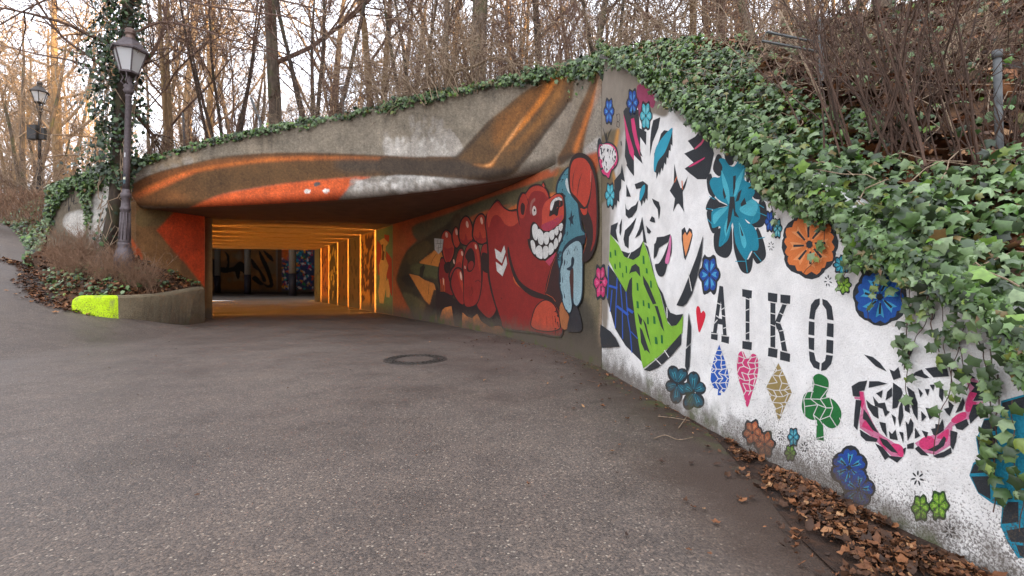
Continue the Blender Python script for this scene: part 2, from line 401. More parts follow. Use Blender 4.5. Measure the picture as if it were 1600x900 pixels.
# broad brown band left, with orange ridge
f(z4([(-10, 620), (20, 600), (130, 545), (330, 495), (480, 465), (660, 448), (800, 444), (1000, 446), (1200, 455), (1400, 466), (1660, 473), (1700, 600),
      (1500, 560), (1200, 562), (900, 590), (600, 625), (440, 665), (330, 712), (200, 716), (30, 708), (-10, 700)]), '6c4a27', 1.5)
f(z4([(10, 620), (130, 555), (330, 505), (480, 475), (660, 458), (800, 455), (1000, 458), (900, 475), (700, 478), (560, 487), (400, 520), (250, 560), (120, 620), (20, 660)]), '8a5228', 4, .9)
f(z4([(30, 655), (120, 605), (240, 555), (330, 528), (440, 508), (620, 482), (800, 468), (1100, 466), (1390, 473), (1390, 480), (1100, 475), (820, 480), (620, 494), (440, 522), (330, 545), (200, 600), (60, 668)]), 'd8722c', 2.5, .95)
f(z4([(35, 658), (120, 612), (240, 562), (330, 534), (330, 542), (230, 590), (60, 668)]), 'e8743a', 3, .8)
f(z4([(0, 660), (120, 640), (250, 640), (300, 690), (100, 706), (0, 705)]), '8a5428', 8, .6)
f(z4([(350, 560), (600, 520), (900, 500), (1300, 500), (1650, 500), (1700, 560), (1200, 545), (800, 580), (500, 620), (400, 650)]), '5e4526', 8, .55)
f(z4([(1050, 480), (1400, 480), (1700, 488), (1700, 590), (1450, 545), (1100, 545)]), '474038', 8, .75)
f(z4([(440, 460), (900, 446), (1300, 458), (1300, 466), (900, 455), (500, 470)]), '4f3a26', 2, .6)
# orange lens on the edge
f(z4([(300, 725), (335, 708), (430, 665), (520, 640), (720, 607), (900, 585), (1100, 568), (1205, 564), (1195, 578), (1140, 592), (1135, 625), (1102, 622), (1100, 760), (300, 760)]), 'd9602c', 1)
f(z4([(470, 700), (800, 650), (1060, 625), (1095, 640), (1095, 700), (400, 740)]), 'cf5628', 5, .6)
for (qx, qy) in ((897, 635), (990, 633)):
    f(z4([(qx - 18, qy), (qx - 5, qy - 10), (qx + 12, qy - 6), (qx + 18, qy - 9), (qx + 17, qy + 2), (qx + 5, qy + 12), (qx - 12, qy + 10)]), 'f0e6da', .4, smooth=False)
f(z4([(930, 598), (940, 590), (958, 592), (960, 602), (945, 612), (932, 610)]), '5c5450', .5)
# grey/white lens right of it
f(z4([(1100, 622), (1140, 600), (1140, 592), (1205, 570), (1400, 556), (1600, 562), (1800, 585), (1900, 600), (1900, 660), (1100, 740)]), '8f877c', 1)
f(z5([(20, 640), (150, 636), (300, 650), (420, 662), (580, 668), (400, 690), (250, 706), (240, 722), (100, 722), (30, 700)]), 'cfcac2', 2, .9, rough=.5, fr=.3)
f(z4([(1330, 560), (1380, 558), (1400, 640), (1350, 650)]), 'd5d0c8', 3, .8, rough=.5, fr=.3)
f(z4([(1440, 570), (1600, 572), (1600, 620), (1480, 630)]), 'd8d3cb', 3, .8, rough=.6, fr=.3)
f(z4([(1150, 600), (1300, 590), (1300, 650), (1120, 660)]), 'aaa196', 5, .7, rough=.5)
for k in range(90):
    x_, y_, l_, w_ = random.uniform(550, 730), random.uniform(277, 292), random.uniform(3, 11), random.uniform(1.5, 6)
    f([(x_ - w_, y_), (x_ + w_, y_ - 1), (x_ + w_ * .8, y_ + l_), (x_ - w_, y_ + l_ * .8)], random.choice(['dcd7cf', 'c9c3ba', 'a0988c', '7f766a']), 1, random.uniform(.4, .85))
# dark band sweeping up to the right
BAND = z5([(-10, 540), (180, 546), (365, 545), (450, 470), (560, 350), (640, 285), (720, 215), (810, 150), (880, 110), (960, 75), (1030, 60), (1027, 150), (1015, 230), (960, 300), (880, 400), (800, 520), (740, 590),
           (700, 630), (620, 655), (540, 668), (400, 655), (250, 640), (120, 632), (-10, 634)])
f(BAND, '63482a', 1.5)
f(z5([(600, 340), (700, 255), (830, 150), (960, 85), (1010, 110), (1000, 220), (930, 310), (800, 430), (720, 480), (600, 560), (590, 470)]), '6e4f2e', 9, .8)
f(z5([(600, 350), (700, 260), (860, 130), (900, 120), (800, 260), (700, 380), (610, 480), (590, 440)]), '8c5a28', 6, .8)
f(z5([(470, 575), (570, 578), (640, 490), (740, 350), (830, 230), (900, 110), (950, 100), (900, 190), (800, 320), (700, 430), (620, 520), (585, 585), (540, 590)]), 'd8812f', 3.5, .95)
f(z5([(480, 576), (560, 580), (620, 520), (700, 400), (760, 320), (700, 420), (640, 500), (590, 570), (560, 590)]), 'efa968', 1.2, .85)
f(z5([(940, 140), (985, 110), (960, 200), (860, 340), (760, 450), (660, 520), (760, 420), (880, 260)]), 'a86e30', 5, .6)
f(z5([(-10, 545), (200, 548), (420, 555), (540, 600), (700, 600), (640, 650), (540, 662), (400, 648), (200, 636), (-10, 630)]), '3c3630', 5, .75)
f(z5([(365, 545), (450, 470), (580, 335), (590, 345), (480, 470), (400, 545)]), '3a332a', 3, .7)
f(z5([(735, 590), (840, 470), (960, 310), (1020, 225), (1000, 230), (900, 340), (800, 470), (700, 590), (640, 650)]), '352e28', 4, .7)
# pale rounded tongue, darker towards its lower edge
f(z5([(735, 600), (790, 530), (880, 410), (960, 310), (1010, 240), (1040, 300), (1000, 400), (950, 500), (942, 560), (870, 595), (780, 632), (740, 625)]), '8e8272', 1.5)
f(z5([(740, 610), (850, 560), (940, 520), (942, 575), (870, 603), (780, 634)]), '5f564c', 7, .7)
# second brown sweep
f(z5([(945, 530), (985, 460), (1020, 360), (1050, 290), (1100, 180), (1150, 60), (1215, 40), (1195, 120), (1170, 220), (1120, 350), (1085, 470), (1070, 520), (1020, 530), (960, 580), (940, 570)]), '6b4a2a', 2)
f(z5([(1025, 500), (1060, 400), (1100, 290), (1150, 160), (1180, 60), (1195, 60), (1185, 150), (1150, 240), (1100, 350), (1060, 460), (1040, 520)]), 'd67a30', 2.5, .95)
f(z5([(1150, 180), (1180, 60), (1196, 60), (1185, 140)]), 'eaa04a', 2, .9)
f(z5([(942, 545), (985, 520), (1060, 520), (1000, 560), (955, 580)]), '3c2e22', 4, .8)
f([(912, 230), (925, 170), (938, 110), (946, 110), (946, 330), (930, 330), (915, 300)], '8e8578', 2, .8)
f([(913, 232), (925, 222), (940, 215), (941, 262), (925, 260), (915, 248)], 'b4afa8', 2, .8)

_r = np.random.RandomState(1)
def speckle(cv, amt, streak=.05, gain=1.0):
    n1 = _r.normal(0, 1, (900, 1600)); n1 = (n1 + np.roll(n1, 1, 0) + np.roll(n1, 1, 1) + np.roll(n1, 1, (0, 1))) / 2
    st_ = np.repeat(_r.normal(0, 1, (10, 1600)), 90, 0); st_ = (st_ + np.roll(st_, 1, 1) + np.roll(st_, 2, 1)) / 1.7
    cl = _r.normal(0, 1, (76, 134)); cl = np.repeat(np.repeat(cl, 12, 0), 12, 1)[:900, :1600]
    for a_ in (0, 1):
        for _ in range(2):
            c_ = np.cumsum(np.pad(cl, [(7, 6) if k == a_ else (0, 0) for k in (0, 1)], mode='edge'), axis=a_); cl = ((c_[13:] - c_[:-13]) if a_ == 0 else (c_[:, 13:] - c_[:, :-13])) / 13
    cv.a *= (gain * (1 + amt * n1 + streak * st_ + .16 * cl))[..., None].clip(.35, 1.7).astype(np.float32)
speckle(CV, .13, .035, .91)
# ---------------------------------------------------------------- bear wall base coat (pixels of source)
z6 = lambda p: Zm(600, 230, 2.727, p)
BV = Canvas('6b5f42')
g_ = BV.fill
g_(z6([(-60, 280), (100, 268), (280, 205), (500, 150), (700, 95), (780, 60), (820, 0), (900, 0), (900, 120), (640, 200), (420, 300), (300, 340), (200, 360), (100, 440), (60, 560), (130, 720), (130, 800), (-60, 800)]), 'b8572a', 1.5)
g_(z6([(-60, 290), (40, 330), (100, 400), (60, 520), (60, 620), (110, 740), (-60, 760)]), 'b2602e', 4, .8)
g_(z6([(120, 340), (250, 290), (420, 225), (600, 165), (740, 120), (770, 150), (700, 240), (500, 250), (300, 330), (170, 410)]), '5f563a', 2)
g_(z6([(530, 262), (620, 225), (740, 190), (740, 215), (640, 250), (560, 275)]), 'cf6a30', 1)
g_(z6([(735, 95), (800, 50), (830, 40), (760, 200), (720, 180)]), '78643c', 3, .9)
g_(z6([(740, 100), (745, 85), (740, 112), (725, 128)]), 'd06a30', 1)
# camouflage wedge
g_(z6([(55, 580), (60, 530), (100, 440), (170, 390), (260, 335), (330, 310), (330, 790), (140, 735), (110, 690)]), '423620', 1.2)
for poly, c in (([(100, 450), (170, 400), (200, 420), (170, 470), (110, 500)], '5a4a28'), ([(70, 560), (110, 540), (150, 570), (120, 600)], '2e2618'), ([(130, 590), (180, 560), (230, 600), (190, 670), (130, 640)], '3a3020'),
                ([(80, 620), (140, 640), (190, 690), (150, 740), (110, 690)], '635a38'), ([(190, 640), (240, 640), (230, 750), (170, 740)], '252320'), ([(120, 500), (220, 500), (330, 560), (330, 640), (250, 570), (130, 540)], '5d5a34'),
                ([(240, 700), (280, 660), (300, 740), (250, 760)], '4f4c34')):
    g_(z6(poly), c, 2)
g_(z6([(150, 490), (215, 440), (260, 430), (262, 475), (230, 505), (170, 497)]), 'cf7a34', .8, smooth=False)
g_(z6([(107, 540), (210, 580), (215, 600), (195, 672), (175, 655)]), 'cf7a36', .8, smooth=False)
g_(z6([(240, 690), (290, 670), (330, 700), (440, 720), (490, 750), (490, 795), (240, 750)]), 'cf7c3e', 2)
g_(z6([(745, 690), (770, 640), (800, 720), (780, 800), (740, 770)]), 'c47a44', 1.5)
# right of the bear: olive brown column paint
g_(z6([(860, 420), (915, 380), (925, 200), (935, 30), (960, 30), (960, 900), (780, 800), (800, 700), (850, 640)]), '756a4e', 3)
g_(z6([(905, 120), (940, 90), (935, 500), (900, 700), (880, 640), (910, 480)]), '80745c', 4, .8)
g_(z6([(945, 330), (962, 330), (955, 480), (940, 700), (925, 840), (912, 830), (925, 640), (938, 480)]), 'b59a80', 3, .9)
g_(z6([(780, 680), (850, 640), (900, 720), (900, 860), (760, 800)]), '3a3630', 9, .85)
g_(z6([(560, 760), (700, 745), (860, 760), (915, 820), (920, 900), (600, 830)]), '4f463a', 10, .75)
for k in range(30):
    x_ = random.uniform(620, 935); y_ = random.uniform(280, 520); r_ = random.uniform(4, 16)
    g_([(x_ + r_ * random.uniform(.5, 1.3) * math.cos(t), y_ + r_ * 1.3 * random.uniform(.5, 1.4) * math.sin(t)) for t in np.arange(0, 6.2, .8)], random.choice(['7a4a2a', '6a5a3c', '8a5a34']), 4, .15)

speckle(BV, .07, .02, .82)
# left pillar
LV = Canvas('7d5a34')
h_ = LV.fill; zl = lambda p: Zm(0, 250, 3.0, p)
h_(zl([(600, 200), (830, 215), (780, 270), (735, 330), (800, 420), (900, 520), (960, 600), (960, 780), (600, 700)]), '86603a', 4, .8)
h_(zl([(650, 235), (800, 235), (770, 300), (650, 310)]), '5c5a38', 6, .5, rough=.6, fr=.3)
h_(zl([(830, 228), (960, 232), (962, 600), (735, 330)]), 'c8481c', 1, smooth=False)
h_(zl([(880, 230), (950, 234), (950, 480), (900, 500), (800, 400), (840, 300)]), 'b83e18', 6, .6)
h_(zl([(610, 360), (640, 400), (665, 440), (665, 480), (630, 440)]), 'c45a2c', 1.5)
h_(zl([(850, 470), (900, 530), (940, 620), (940, 760), (860, 600)]), '6b4a2c', 3, .8)

WV = Canvas('857a68')     # left wing wall
q_ = WV.fill
for poly, c, sf in (([(300, 260), (390, 240), (385, 360), (310, 330)], 'c9c4bb', 3), ([(425, 200), (530, 110), (525, 230), (470, 360), (460, 400), (420, 380)], 'd2cdc5', 3), ([(480, 60), (530, 60), (530, 150), (470, 130)], 'bdb5a8', 4),
                    ([(430, 300), (500, 290), (500, 430), (440, 420)], 'b5afa5', 4)):
    q_(zl(poly), c, sf, 1, rough=.7, fr=.25); pc = np.mean(np.array(poly), 0); q_(zl([tuple(pc + (np.array(v) - pc) * .82) for v in poly]), 'dcd8d0', 1.5, .95, rough=.4, fr=.4)
for k in range(25):
    x_ = random.uniform(80, 205); y_ = random.uniform(265, 400); r_ = random.uniform(4, 16)
    q_([(x_ + r_ * random.uniform(.5, 1.3) * math.cos(t), y_ + r_ * 1.3 * random.uniform(.5, 1.4) * math.sin(t)) for t in np.arange(0, 6.2, .8)], random.choice(['75695a', '94897a', '6a6052']), 4, .35)

speckle(LV, .09, .03, 1.12); speckle(WV, .10, .03, .9)  # higher pillar gain puts the tunnel lamps' glow into its paint
# ---------------------------------------------------------------- the portal
portal = empty('tunnel_portal', (0, 0, 0), 'curved grey concrete underpass portal painted with brown and orange bands and a red bear', 'tunnel entrance')
def facade_grid(Dfun, x0, x1, nx, ztop, zbot, nz_, bull=0.0):
    xs = np.linspace(x0, x1, nx); rows = []
    Ds = Dfun(xs); Xs = (xs - CX) / F * Ds
    tx = np.gradient(Xs); ty = np.gradient(Ds); ln = np.hypot(tx, ty); nxx, nyy = -ty / ln, tx / ln     # into the hill
    s = np.where(nyy < 0, -1, 1) if True else 1
    nxx, nyy = nxx * s, nyy * s
    zt = ztop(xs) if callable(ztop) else np.full(nx, ztop); zb = zbot(xs) if callable(zbot) else np.full(nx, zbot)
    for v in np.linspace(0, 1, nz_):
        z = zt + (zb + bull - zt) * v; rows.append(np.stack([Xs, Ds, z], 1))
    if bull:
        for a in np.linspace(0, math.pi / 2, 9)[1:]:
            off = bull * (1 - math.cos(a)); z = zb + bull - bull * math.sin(a)
            rows.append(np.stack([Xs + nxx * off, Ds + nyy * off, z], 1))
    back = [np.stack([Xs + nxx * .3, Ds + nyy * .3, zt], 1), np.stack([Xs + nxx * .3, Ds + nyy * .3, zb + (0.001 if bull else 0)], 1)]
    return np.array(back[::-1] + rows)
SOF = 2.60
xcut = 868.0
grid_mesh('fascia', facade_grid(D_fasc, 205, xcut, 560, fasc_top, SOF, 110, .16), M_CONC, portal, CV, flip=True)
# side wall from the mouth to the corner: below the soffit, and full height near the corner
def bz(x):  # hand-over: the side wall rises to full height right of xcut
    return np.where(x >= xcut - .01, fasc_top(x), SOF)
MIX = Canvas('000000'); MIX.a[:] = BV.a
SEAM = [(860, 90), (950, 90), (950, 205), (948, 232), (936, 236), (922, 240), (906, 246), (893, 252), (884, 262), (870, 262), (860, 270)]
r = MIX.mask(SEAM, 2); x0, x1, y0, y1, m_ = r
MIX.a[y0:y1, x0:x1] = MIX.a[y0:y1, x0:x1] * (1 - m_[..., None]) + CV.a[y0:y1, x0:x1] * m_[..., None]
xs_a = 613.2
grid_mesh('side_wall', facade_grid(D_bear, xs_a, xcut, 420, SOF + .0, -.05, 170), M_CONC, portal, MIX, flip=True)
grid_mesh('corner_wall', facade_grid(D_fasc, xcut, 940, 110, fasc_top, -.05, 320), M_CONC, portal, MIX, flip=True)
grid_mesh('side_pillar', facade_grid(D_lpil, 205, 320, 200, SOF + .15, -.2, 150), M_CONC, portal, LV, flip=True)
# soffit slab behind the rounded edge
L0 = np.array((-7.98, 12.3)); R0 = np.array((-3.41, 13.5)); AX = np.array((-.533, .846))
fx = []
for x in np.linspace(xcut - 6, 207, 60):
    D = float(D_fasc(x)); p = np.array(((x - CX) / F * D, D)); q = (float((x + 1 - CX) / F * D_fasc(x + 1)), float(D_fasc(x + 1)))
    t = np.array(q) - p; t /= np.linalg.norm(t); n = np.array((-t[1], t[0])); n = n if n[1] > 0 else -n
    fx.append(p + n * .15)
poly = fx + [L0 + np.array((-.6, -.1)), L0 + AX * .2 + np.array((-.4, 0)), R0 + AX * .2 + np.array((.5, .1)), R0 + np.array((.9, -.3))] + [np.array((p[0] + .22, p[1])) for p in BEAR[10:-20:4]]
def prism(mb, poly, z0, z1):
    n = len(poly); V = [(p[0], p[1], z0) for p in poly] + [(p[0], p[1], z1) for p in poly]
    tri = tessellate_polygon([[Vector((p[0], p[1], 0)) for p in poly]])
    Fc = [t for t in tri] + [(c + n, b + n, a + n) for a, b, c in tri] + [(i, (i + 1) % n, (i + 1) % n + n, i + n) for i in range(n)]
    mb.add(V, Fc)
M_SOFF = simple('soffit_concrete', '6a4a34', .85, var=.12, scale=3, bmp=.3)
mb = MB(); prism(mb, poly, SOF + .004, SOF + .35)
mb.build('soffit', M_SOFF, portal)
mb = MB(); mb.box((1.035, 5.2, 1.6), (.05, .06, 3.3)); mb.build('corner_strip', simple('zinc', '77726c', .6, var=.1), portal)

# ---------------------------------------------------------------- white wall
wwall = empty('painted_retaining_wall', (1.2, 3.5, 0), 'white roughcast retaining wall with stencilled flowers, a face and lettering, under overhanging ivy', 'wall')
NV = Canvas('efeeec')
n_ = NV.fill
n_([(930, 90), (1040, 90), (1046, 175), (1020, 178), (1000, 165), (985, 185), (972, 215), (972, 240), (955, 300), (950, 500), (940, 500), (930, 300)], '8b8174', 2, 1)
n_([(972, 190), (985, 178), (984, 240), (962, 330), (950, 420), (940, 430), (946, 340), (962, 270)], '9c948a', 3, .7)
n_(Zm(900, 80, 3.214, [(25 + 80, 600), (120, 440), (215, 390), (200, 470), (180, 560), (200, 640), (170, 720), (120, 760)]), '6c5f47', 1.5)
n_(Zm(900, 80, 3.214, [(205, 400), (216, 392), (212, 450), (200, 490), (190, 480)]), 'c98e46', 1)
n_(Zm(900, 80, 3.214, [(185, 600), (198, 640), (200, 690), (190, 670)]), 'c98e46', 1)
n_([(1046, 150), (1080, 165), (1110, 200), (1130, 250), (1110, 240), (1085, 205), (1060, 185)], '9a948c', 5, .6, rough=.4)
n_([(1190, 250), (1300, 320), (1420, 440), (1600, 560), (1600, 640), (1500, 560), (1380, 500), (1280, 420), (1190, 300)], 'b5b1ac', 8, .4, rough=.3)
def dwhite_z(col):
    pass
nW, hW = 620, 300
Dn = np.concatenate([1.65 / ((np.linspace(940.5, 1600, nW) - CX) / F + .126), [1.2, 1.0, .6, 0, -2, -6, -12]])
Xn = 1.65 - .126 * Dn; zt = np.array([white_top(d) for d in Dn])
rows = [np.stack([Xn + .28, Dn + .03, np.full_like(Dn, -.1)], 1), np.stack([Xn + .28, Dn + .03, zt], 1)]
for v in np.linspace(0, 1, hW): rows.append(np.stack([Xn, Dn, zt + (-.1 - zt) * v], 1))
G = np.array(rows)
def safe_sample(cv, V):
    Y = np.maximum(V[:, 1], .3); return cv.sample(V[:, 0], Y, V[:, 2])
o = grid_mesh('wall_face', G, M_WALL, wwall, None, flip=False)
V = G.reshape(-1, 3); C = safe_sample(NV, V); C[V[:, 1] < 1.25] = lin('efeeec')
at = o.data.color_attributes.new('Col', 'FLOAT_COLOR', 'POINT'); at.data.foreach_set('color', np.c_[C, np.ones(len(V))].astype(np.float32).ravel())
# metal capping strip on the top edge near the corner
cap = []
for D in (5.15, 4.8, 4.2, 3.6): cap.append((1.65 - .126 * D + .04, D, white_top(D) + .03))
mb = MB()
for i in range(3):
    a, b = Vector(cap[i]), Vector(cap[i + 1]); d = (b - a); c = (a + b) / 2
    n0 = len(mb.V); w_, h2 = Vector((.09, 0, 0)), Vector((0, 0, .022))
    mb.add([a - w_ - h2, a + w_ - h2, a + w_ + h2, a - w_ + h2, b - w_ - h2, b + w_ - h2, b + w_ + h2, b - w_ + h2], [(0, 1, 2, 3), (7, 6, 5, 4), (0, 4, 5, 1), (1, 5, 6, 2), (2, 6, 7, 3), (3, 7, 4, 0)])
mb.build('coping', simple('slate_coping', '6a6664', .6, var=.15), wwall)

# ---------------------------------------------------------------- left wing wall
wing = empty('wing_wall', (-9.2, 10.5, 0), 'short grey wing wall with flaking white patches behind the ivy-clad trunk', 'wall')
WING = cr_open([(-8.30, 10.45), (-9.2, 10.58), (-10.0, 10.66), (-10.6, 10.8)], 24)
zw = [2.56 + .95 - (i / 72) * 1.0 for i in range(73)]
zw = list(np.interp(np.linspace(0, 1, 73), [0, .35, .68, 1], [3.51, 3.32, 3.0, 2.35]))
P = np.array(WING); rows = [np.stack([P[:, 0], P[:, 1] + .28, np.full(73, .3)], 1), np.stack([P[:, 0], P[:, 1] + .28, zw], 1)]
for v in np.linspace(0, 1, 90): rows.append(np.stack([P[:, 0], P[:, 1], np.array(zw) + (.3 - np.array(zw)) * v], 1))
grid_mesh('wall_face', np.array(rows), M_CONC, wing, WV, flip=False)

# ---------------------------------------------------------------- ground
def ramp_z(X, D):
    if D > 11.5 and X > -8.7 - .63 * (D - 11.5): return 0.0
    z = .25 * max(0., -X - 6.3)
    if X > -7.75: z *= 1 - sst(8.9, 10.6, D)
    if D < 6: z *= sst(1.0, 6.0, D) * .7 + .3
    z = z if z < 3.6 else 3.6 + (z - 3.6) * .9
    return min(z, 5.2)
gx = np.concatenate([np.linspace(-60, -24, 10), np.linspace(-23, -7.8, 40), np.linspace(-7.5, 2.2, 60)])
gy = np.concatenate([np.linspace(-40, 0, 12), np.linspace(.5, 14, 60), np.linspace(14.5, 60, 40)])
G = np.array([[(x, y, ramp_z(x, y)) for x in gx] for y in gy])
apath = tag(grid_mesh('asphalt_path', G, M_ASPH, None, None, flip=False), kind='structure')
bm = bmesh.new(); bm.from_mesh(apath.data)
def under_hill(p):
    if p.y > 23 and p.x > -34: return True
    if p.y > 5 and p.x > 1.3: return True
    if p.x > -7.98 - .63 * (p.y - 12.3) - .7 and p.y > 12.9 + .26 * (p.x + 7.98): return True
    return False
bmesh.ops.delete(bm, geom=[f_ for f_ in bm.faces if under_hill(f_.calc_center_median())], context='FACES'); bm.to_mesh(apath.data); bm.free()
# hill sheet
base = []   # (X, Y, z, nx, ny, slope)
for D in np.concatenate([np.linspace(-45, 1, 20), np.linspace(1.2, 5.1, 34)]):
    base.append((1.65 - .126 * D, D, white_top(D), 1, .126, .36))
for x in np.linspace(938, 206, 90):
    D = float(D_fasc(x)); a = (938 - x) / 732
    ang = np.interp(a, [0, .08, .3, .6, 1], [20, 38, 62, 80, 92]); zt_ = float(fasc_top(x))
    base.append(((x - CX) / F * D, D, zt_, math.cos(math.radians(ang)), math.sin(math.radians(ang)), float(np.interp(a, [0, .1, .3], [.15, .06, .035]))))
for i in range(6, 73, 8):
    base.append((P[i, 0], P[i, 1], zw[i], -.05 + .15 * i / 73, .99, .06 + .5 * i / 73))
for (X, D, s) in ((-10.8, 10.72, 1.5), (-11.2, 11.0, 1.25), (-11.9, 11.5, 1.05), (-12.8, 12.4, 1.0), (-13.9, 13.5, 1.0), (-15.5, 14.9, .95), (-17.6, 16.6, .9), (-22, 19.4, .8), (-27, 22.8, .6), (-34, 28, .3), (-45, 37, .1), (-62, 55, .05)):
    base.append((X, D, ramp_z(X, D) - .02, .18, .98, s))
ss = np.concatenate([[.02, .12, .25, .4, .6, .8], np.linspace(1, 6, 22), np.linspace(6.5, 16, 14), np.linspace(18, 50, 14), [65, 90, 140, 260, 480]])
def plateau(X, Y):
    right = 3.32 + .12 * max(0, X - 1) + .02 * max(0, Y - 5)
    right = 3.32 + .12 * (min(X, 26) - 1 if X > 1 else 0) + .02 * min(30, max(0, Y - 5)) + .12 * max(0, min(X, 26) - 10)
    right += 6.5 * sst(11, 17, X) * (1 - sst(2, 9, Y))  # unseen rise right of frame, added to keep low sun off the foreground
    left = 4.25 + .04 * max(0, Y - 12) * 1.0
    k = sst(-3, 4, X); return min(left, 5.6) * (1 - k) + right * k
rows = []
for (X, Y, z, nx_, ny_, sl) in base:
    row = []
    for s in ss:
        px, py = X + nx_ * s, Y + ny_ * s; pl = plateau(px, py); zz = z - .06 + sl * s + (.55 * max(0, s - 7.5) if X > .98 and nx_ > .98 else 0)  # extra slope lifts the rows to that added sun-blocking rise
        k = .35; hmix = max(0, min(1, .5 + .5 * (pl - zz) / k)); zz = zz * hmix + pl * (1 - hmix) - k * hmix * (1 - hmix) if pl < zz + k else zz
        if sl < .2: zz = min(z - .06 + sl * s, max(pl, z)) if pl > z else z - .06 + (pl - z) * sst(0, 14, s)
        zz += (mnoise.noise(Vector((px * .7, py * .7, 0))) * .16 + mnoise.noise(Vector((px * 2.5, py * 2.5, 3))) * .04) * sst(.1, 1.5, s)
        row.append((px, py, zz))
    rows.append(row)
G = np.array(rows)
hill = tag(grid_mesh('hillside', G, M_SOIL, None, None, flip=False), kind='structure')
# cut the sunken court out of the sheet
bm = bmesh.new(); bm.from_mesh(hill.data)
CA = R0 + AX * 12.9
def in_court(p):
    return -31 < p.x < -9 and 26 < p.y < 48
dele = [f_ for f_ in bm.faces if in_court(f_.calc_center_median())]
bmesh.ops.delete(bm, geom=dele, context='FACES'); bm.to_mesh(hill.data)
HB = BVHTree.FromBMesh(bm); bm.free()
def hz(X, Y, d=4.0):
    h = HB.ray_cast(Vector((X, Y, 60)), Vector((0, 0, -1))); return h[0].z if h[0] else d
# the bed between path edge, low kerb and walls
edge = [(-7.42, 11.45), (-7.4, 10.4), (-7.38, 9.7), (-7.45, 9.2), (-7.6, 8.95), (-8.0, 8.78), (-8.6, 8.95), (-9.2, 9.35), (-10.1, 10.1), (-11.1, 11.05), (-11.9, 11.55)]
wallp = [(-7.83, 11.62), (-7.92, 11.4), (-8.05, 11.1), (-8.15, 10.8), (-8.3, 10.5), (-8.7, 10.55), (-9.2, 10.62), (-9.8, 10.68), (-10.4, 10.75), (-11.3, 11.05), (-11.9, 11.56)]
edge = cr_open(edge, 4); wallp = cr_open(wallp, 4)
rows = []
for e, w_ in zip(edge, wallp):
    e = np.array(e); w_ = np.array(w_); d = np.linalg.norm(w_ - e); row = []
    ze = ramp_z(e[0], e[1]) + .02
    kerbz = float(np.interp(e[1], [8.9, 11.1], [.66, .80])) if e[0] > -8.05 else ze
    if e[0] > -8.05: ze = kerbz - .06
    zw_ = np.interp(w_[0], [-11.9, -10.5, -8.3, -7.8], [1.42, 1.75, 1.5, .9])
    for v in np.linspace(0, 1, 26):
        p = e + (w_ - e) * v; z = ze + (zw_ - ze) * (v ** .8) + mnoise.noise(Vector((p[0] * 3, p[1] * 3, 0))) * .06 * math.sin(v * 3.1)
        row.append((p[0], p[1], z))
    rows.append(row)
bed = tag(grid_mesh('planting_bed', np.array(rows), M_SOIL, None, None, flip=False), kind='structure')
bm = bmesh.new(); bm.from_mesh(bed.data); BB = BVHTree.FromBMesh(bm); bm.free()
def bedz(X, Y, d=1.0):
    h = BB.ray_cast(Vector((X, Y, 60)), Vector((0, 0, -1))); return h[0].z if h[0] else d
# low kerb wall, its end painted yellow
kerb = empty('raised_kerb', (-7.5, 9.5, 0), 'low rough concrete kerb wall of the planting bed, its rounded end sprayed fluorescent yellow', 'kerb')
KP = cr_open([(-8.02, 8.62), (-7.72, 8.62), (-7.42, 8.82), (-7.27, 9.2), (-7.2, 9.8), (-7.2, 10.4), (-7.26, 11.2)], 10)
M_KERB = wall_mat('kerb_concrete', 70, .008, .9, .5, dirt_bias=.02, bs=.8)
def kerb_piece(name, i0, i1, col, endcap=False):
    rows = []
    for i in range(i0, i1 + 1):
        p = KP[i]; q = KP[min(i + 1, len(KP) - 1)] - KP[max(i - 1, 0)]; q /= np.linalg.norm(q); n = np.array((-q[1], q[0]))     # to the left = inward
        zb = ramp_z(p[0], p[1]) - .12; zt_ = float(np.interp(p[1], [8.6, 9.2, 9.8, 11.2], [.705, .70, .72, .845]))
        if endcap and i < i0 + 3: zt_ -= (3 - (i - i0)) ** 2 * .006
        row = []
        for (o_, z) in ((0, zb), (.0, zt_ - .5), (.005, zt_ - .3), (.012, zt_ - .12), (.02, zt_ - .05), (.045, zt_ - .015), (.09, zt_), (.2, zt_ + .002), (.26, zt_ - .02), (.28, zt_ - .08), (.28, zb)):
            z = max(z, zb) if z < zt_ - .2 else z
            jit = mnoise.noise(Vector((p[0] * 9, p[1] * 9, z * 9))) * .012
            row.append((p[0] + n[0] * (o_ + jit), p[1] + n[1] * (o_ + jit), z))
        rows.append(row)
    r_, c_ = len(rows), len(rows[0]); V = [v for rw in rows for v in rw]
    Fc = [(i * c_ + k, i * c_ + k + 1, (i + 1) * c_ + k + 1, (i + 1) * c_ + k) for i in range(r_ - 1) for k in range(c_ - 1)]
    Fc += [tuple(range(c_)), tuple(reversed(range((r_ - 1) * c_, r_ * c_)))]
    return mesh(name, V, Fc, M_KERB, kerb, cols=[tuple(np.array(lin(col)) * (1 - k_) + np.array(lin('857860')) * k_) for k_ in [min(1, max(0, (mnoise.noise(Vector(v) * 9) - .3) * 5)) * .6 for v in V]])
kerb_piece('kerb_wall', 22, len(KP) - 1, '857860')
tag(kerb_piece('painted_end', 0, 22, 'ccf018', True), 'fluorescent yellow end of the kerb')

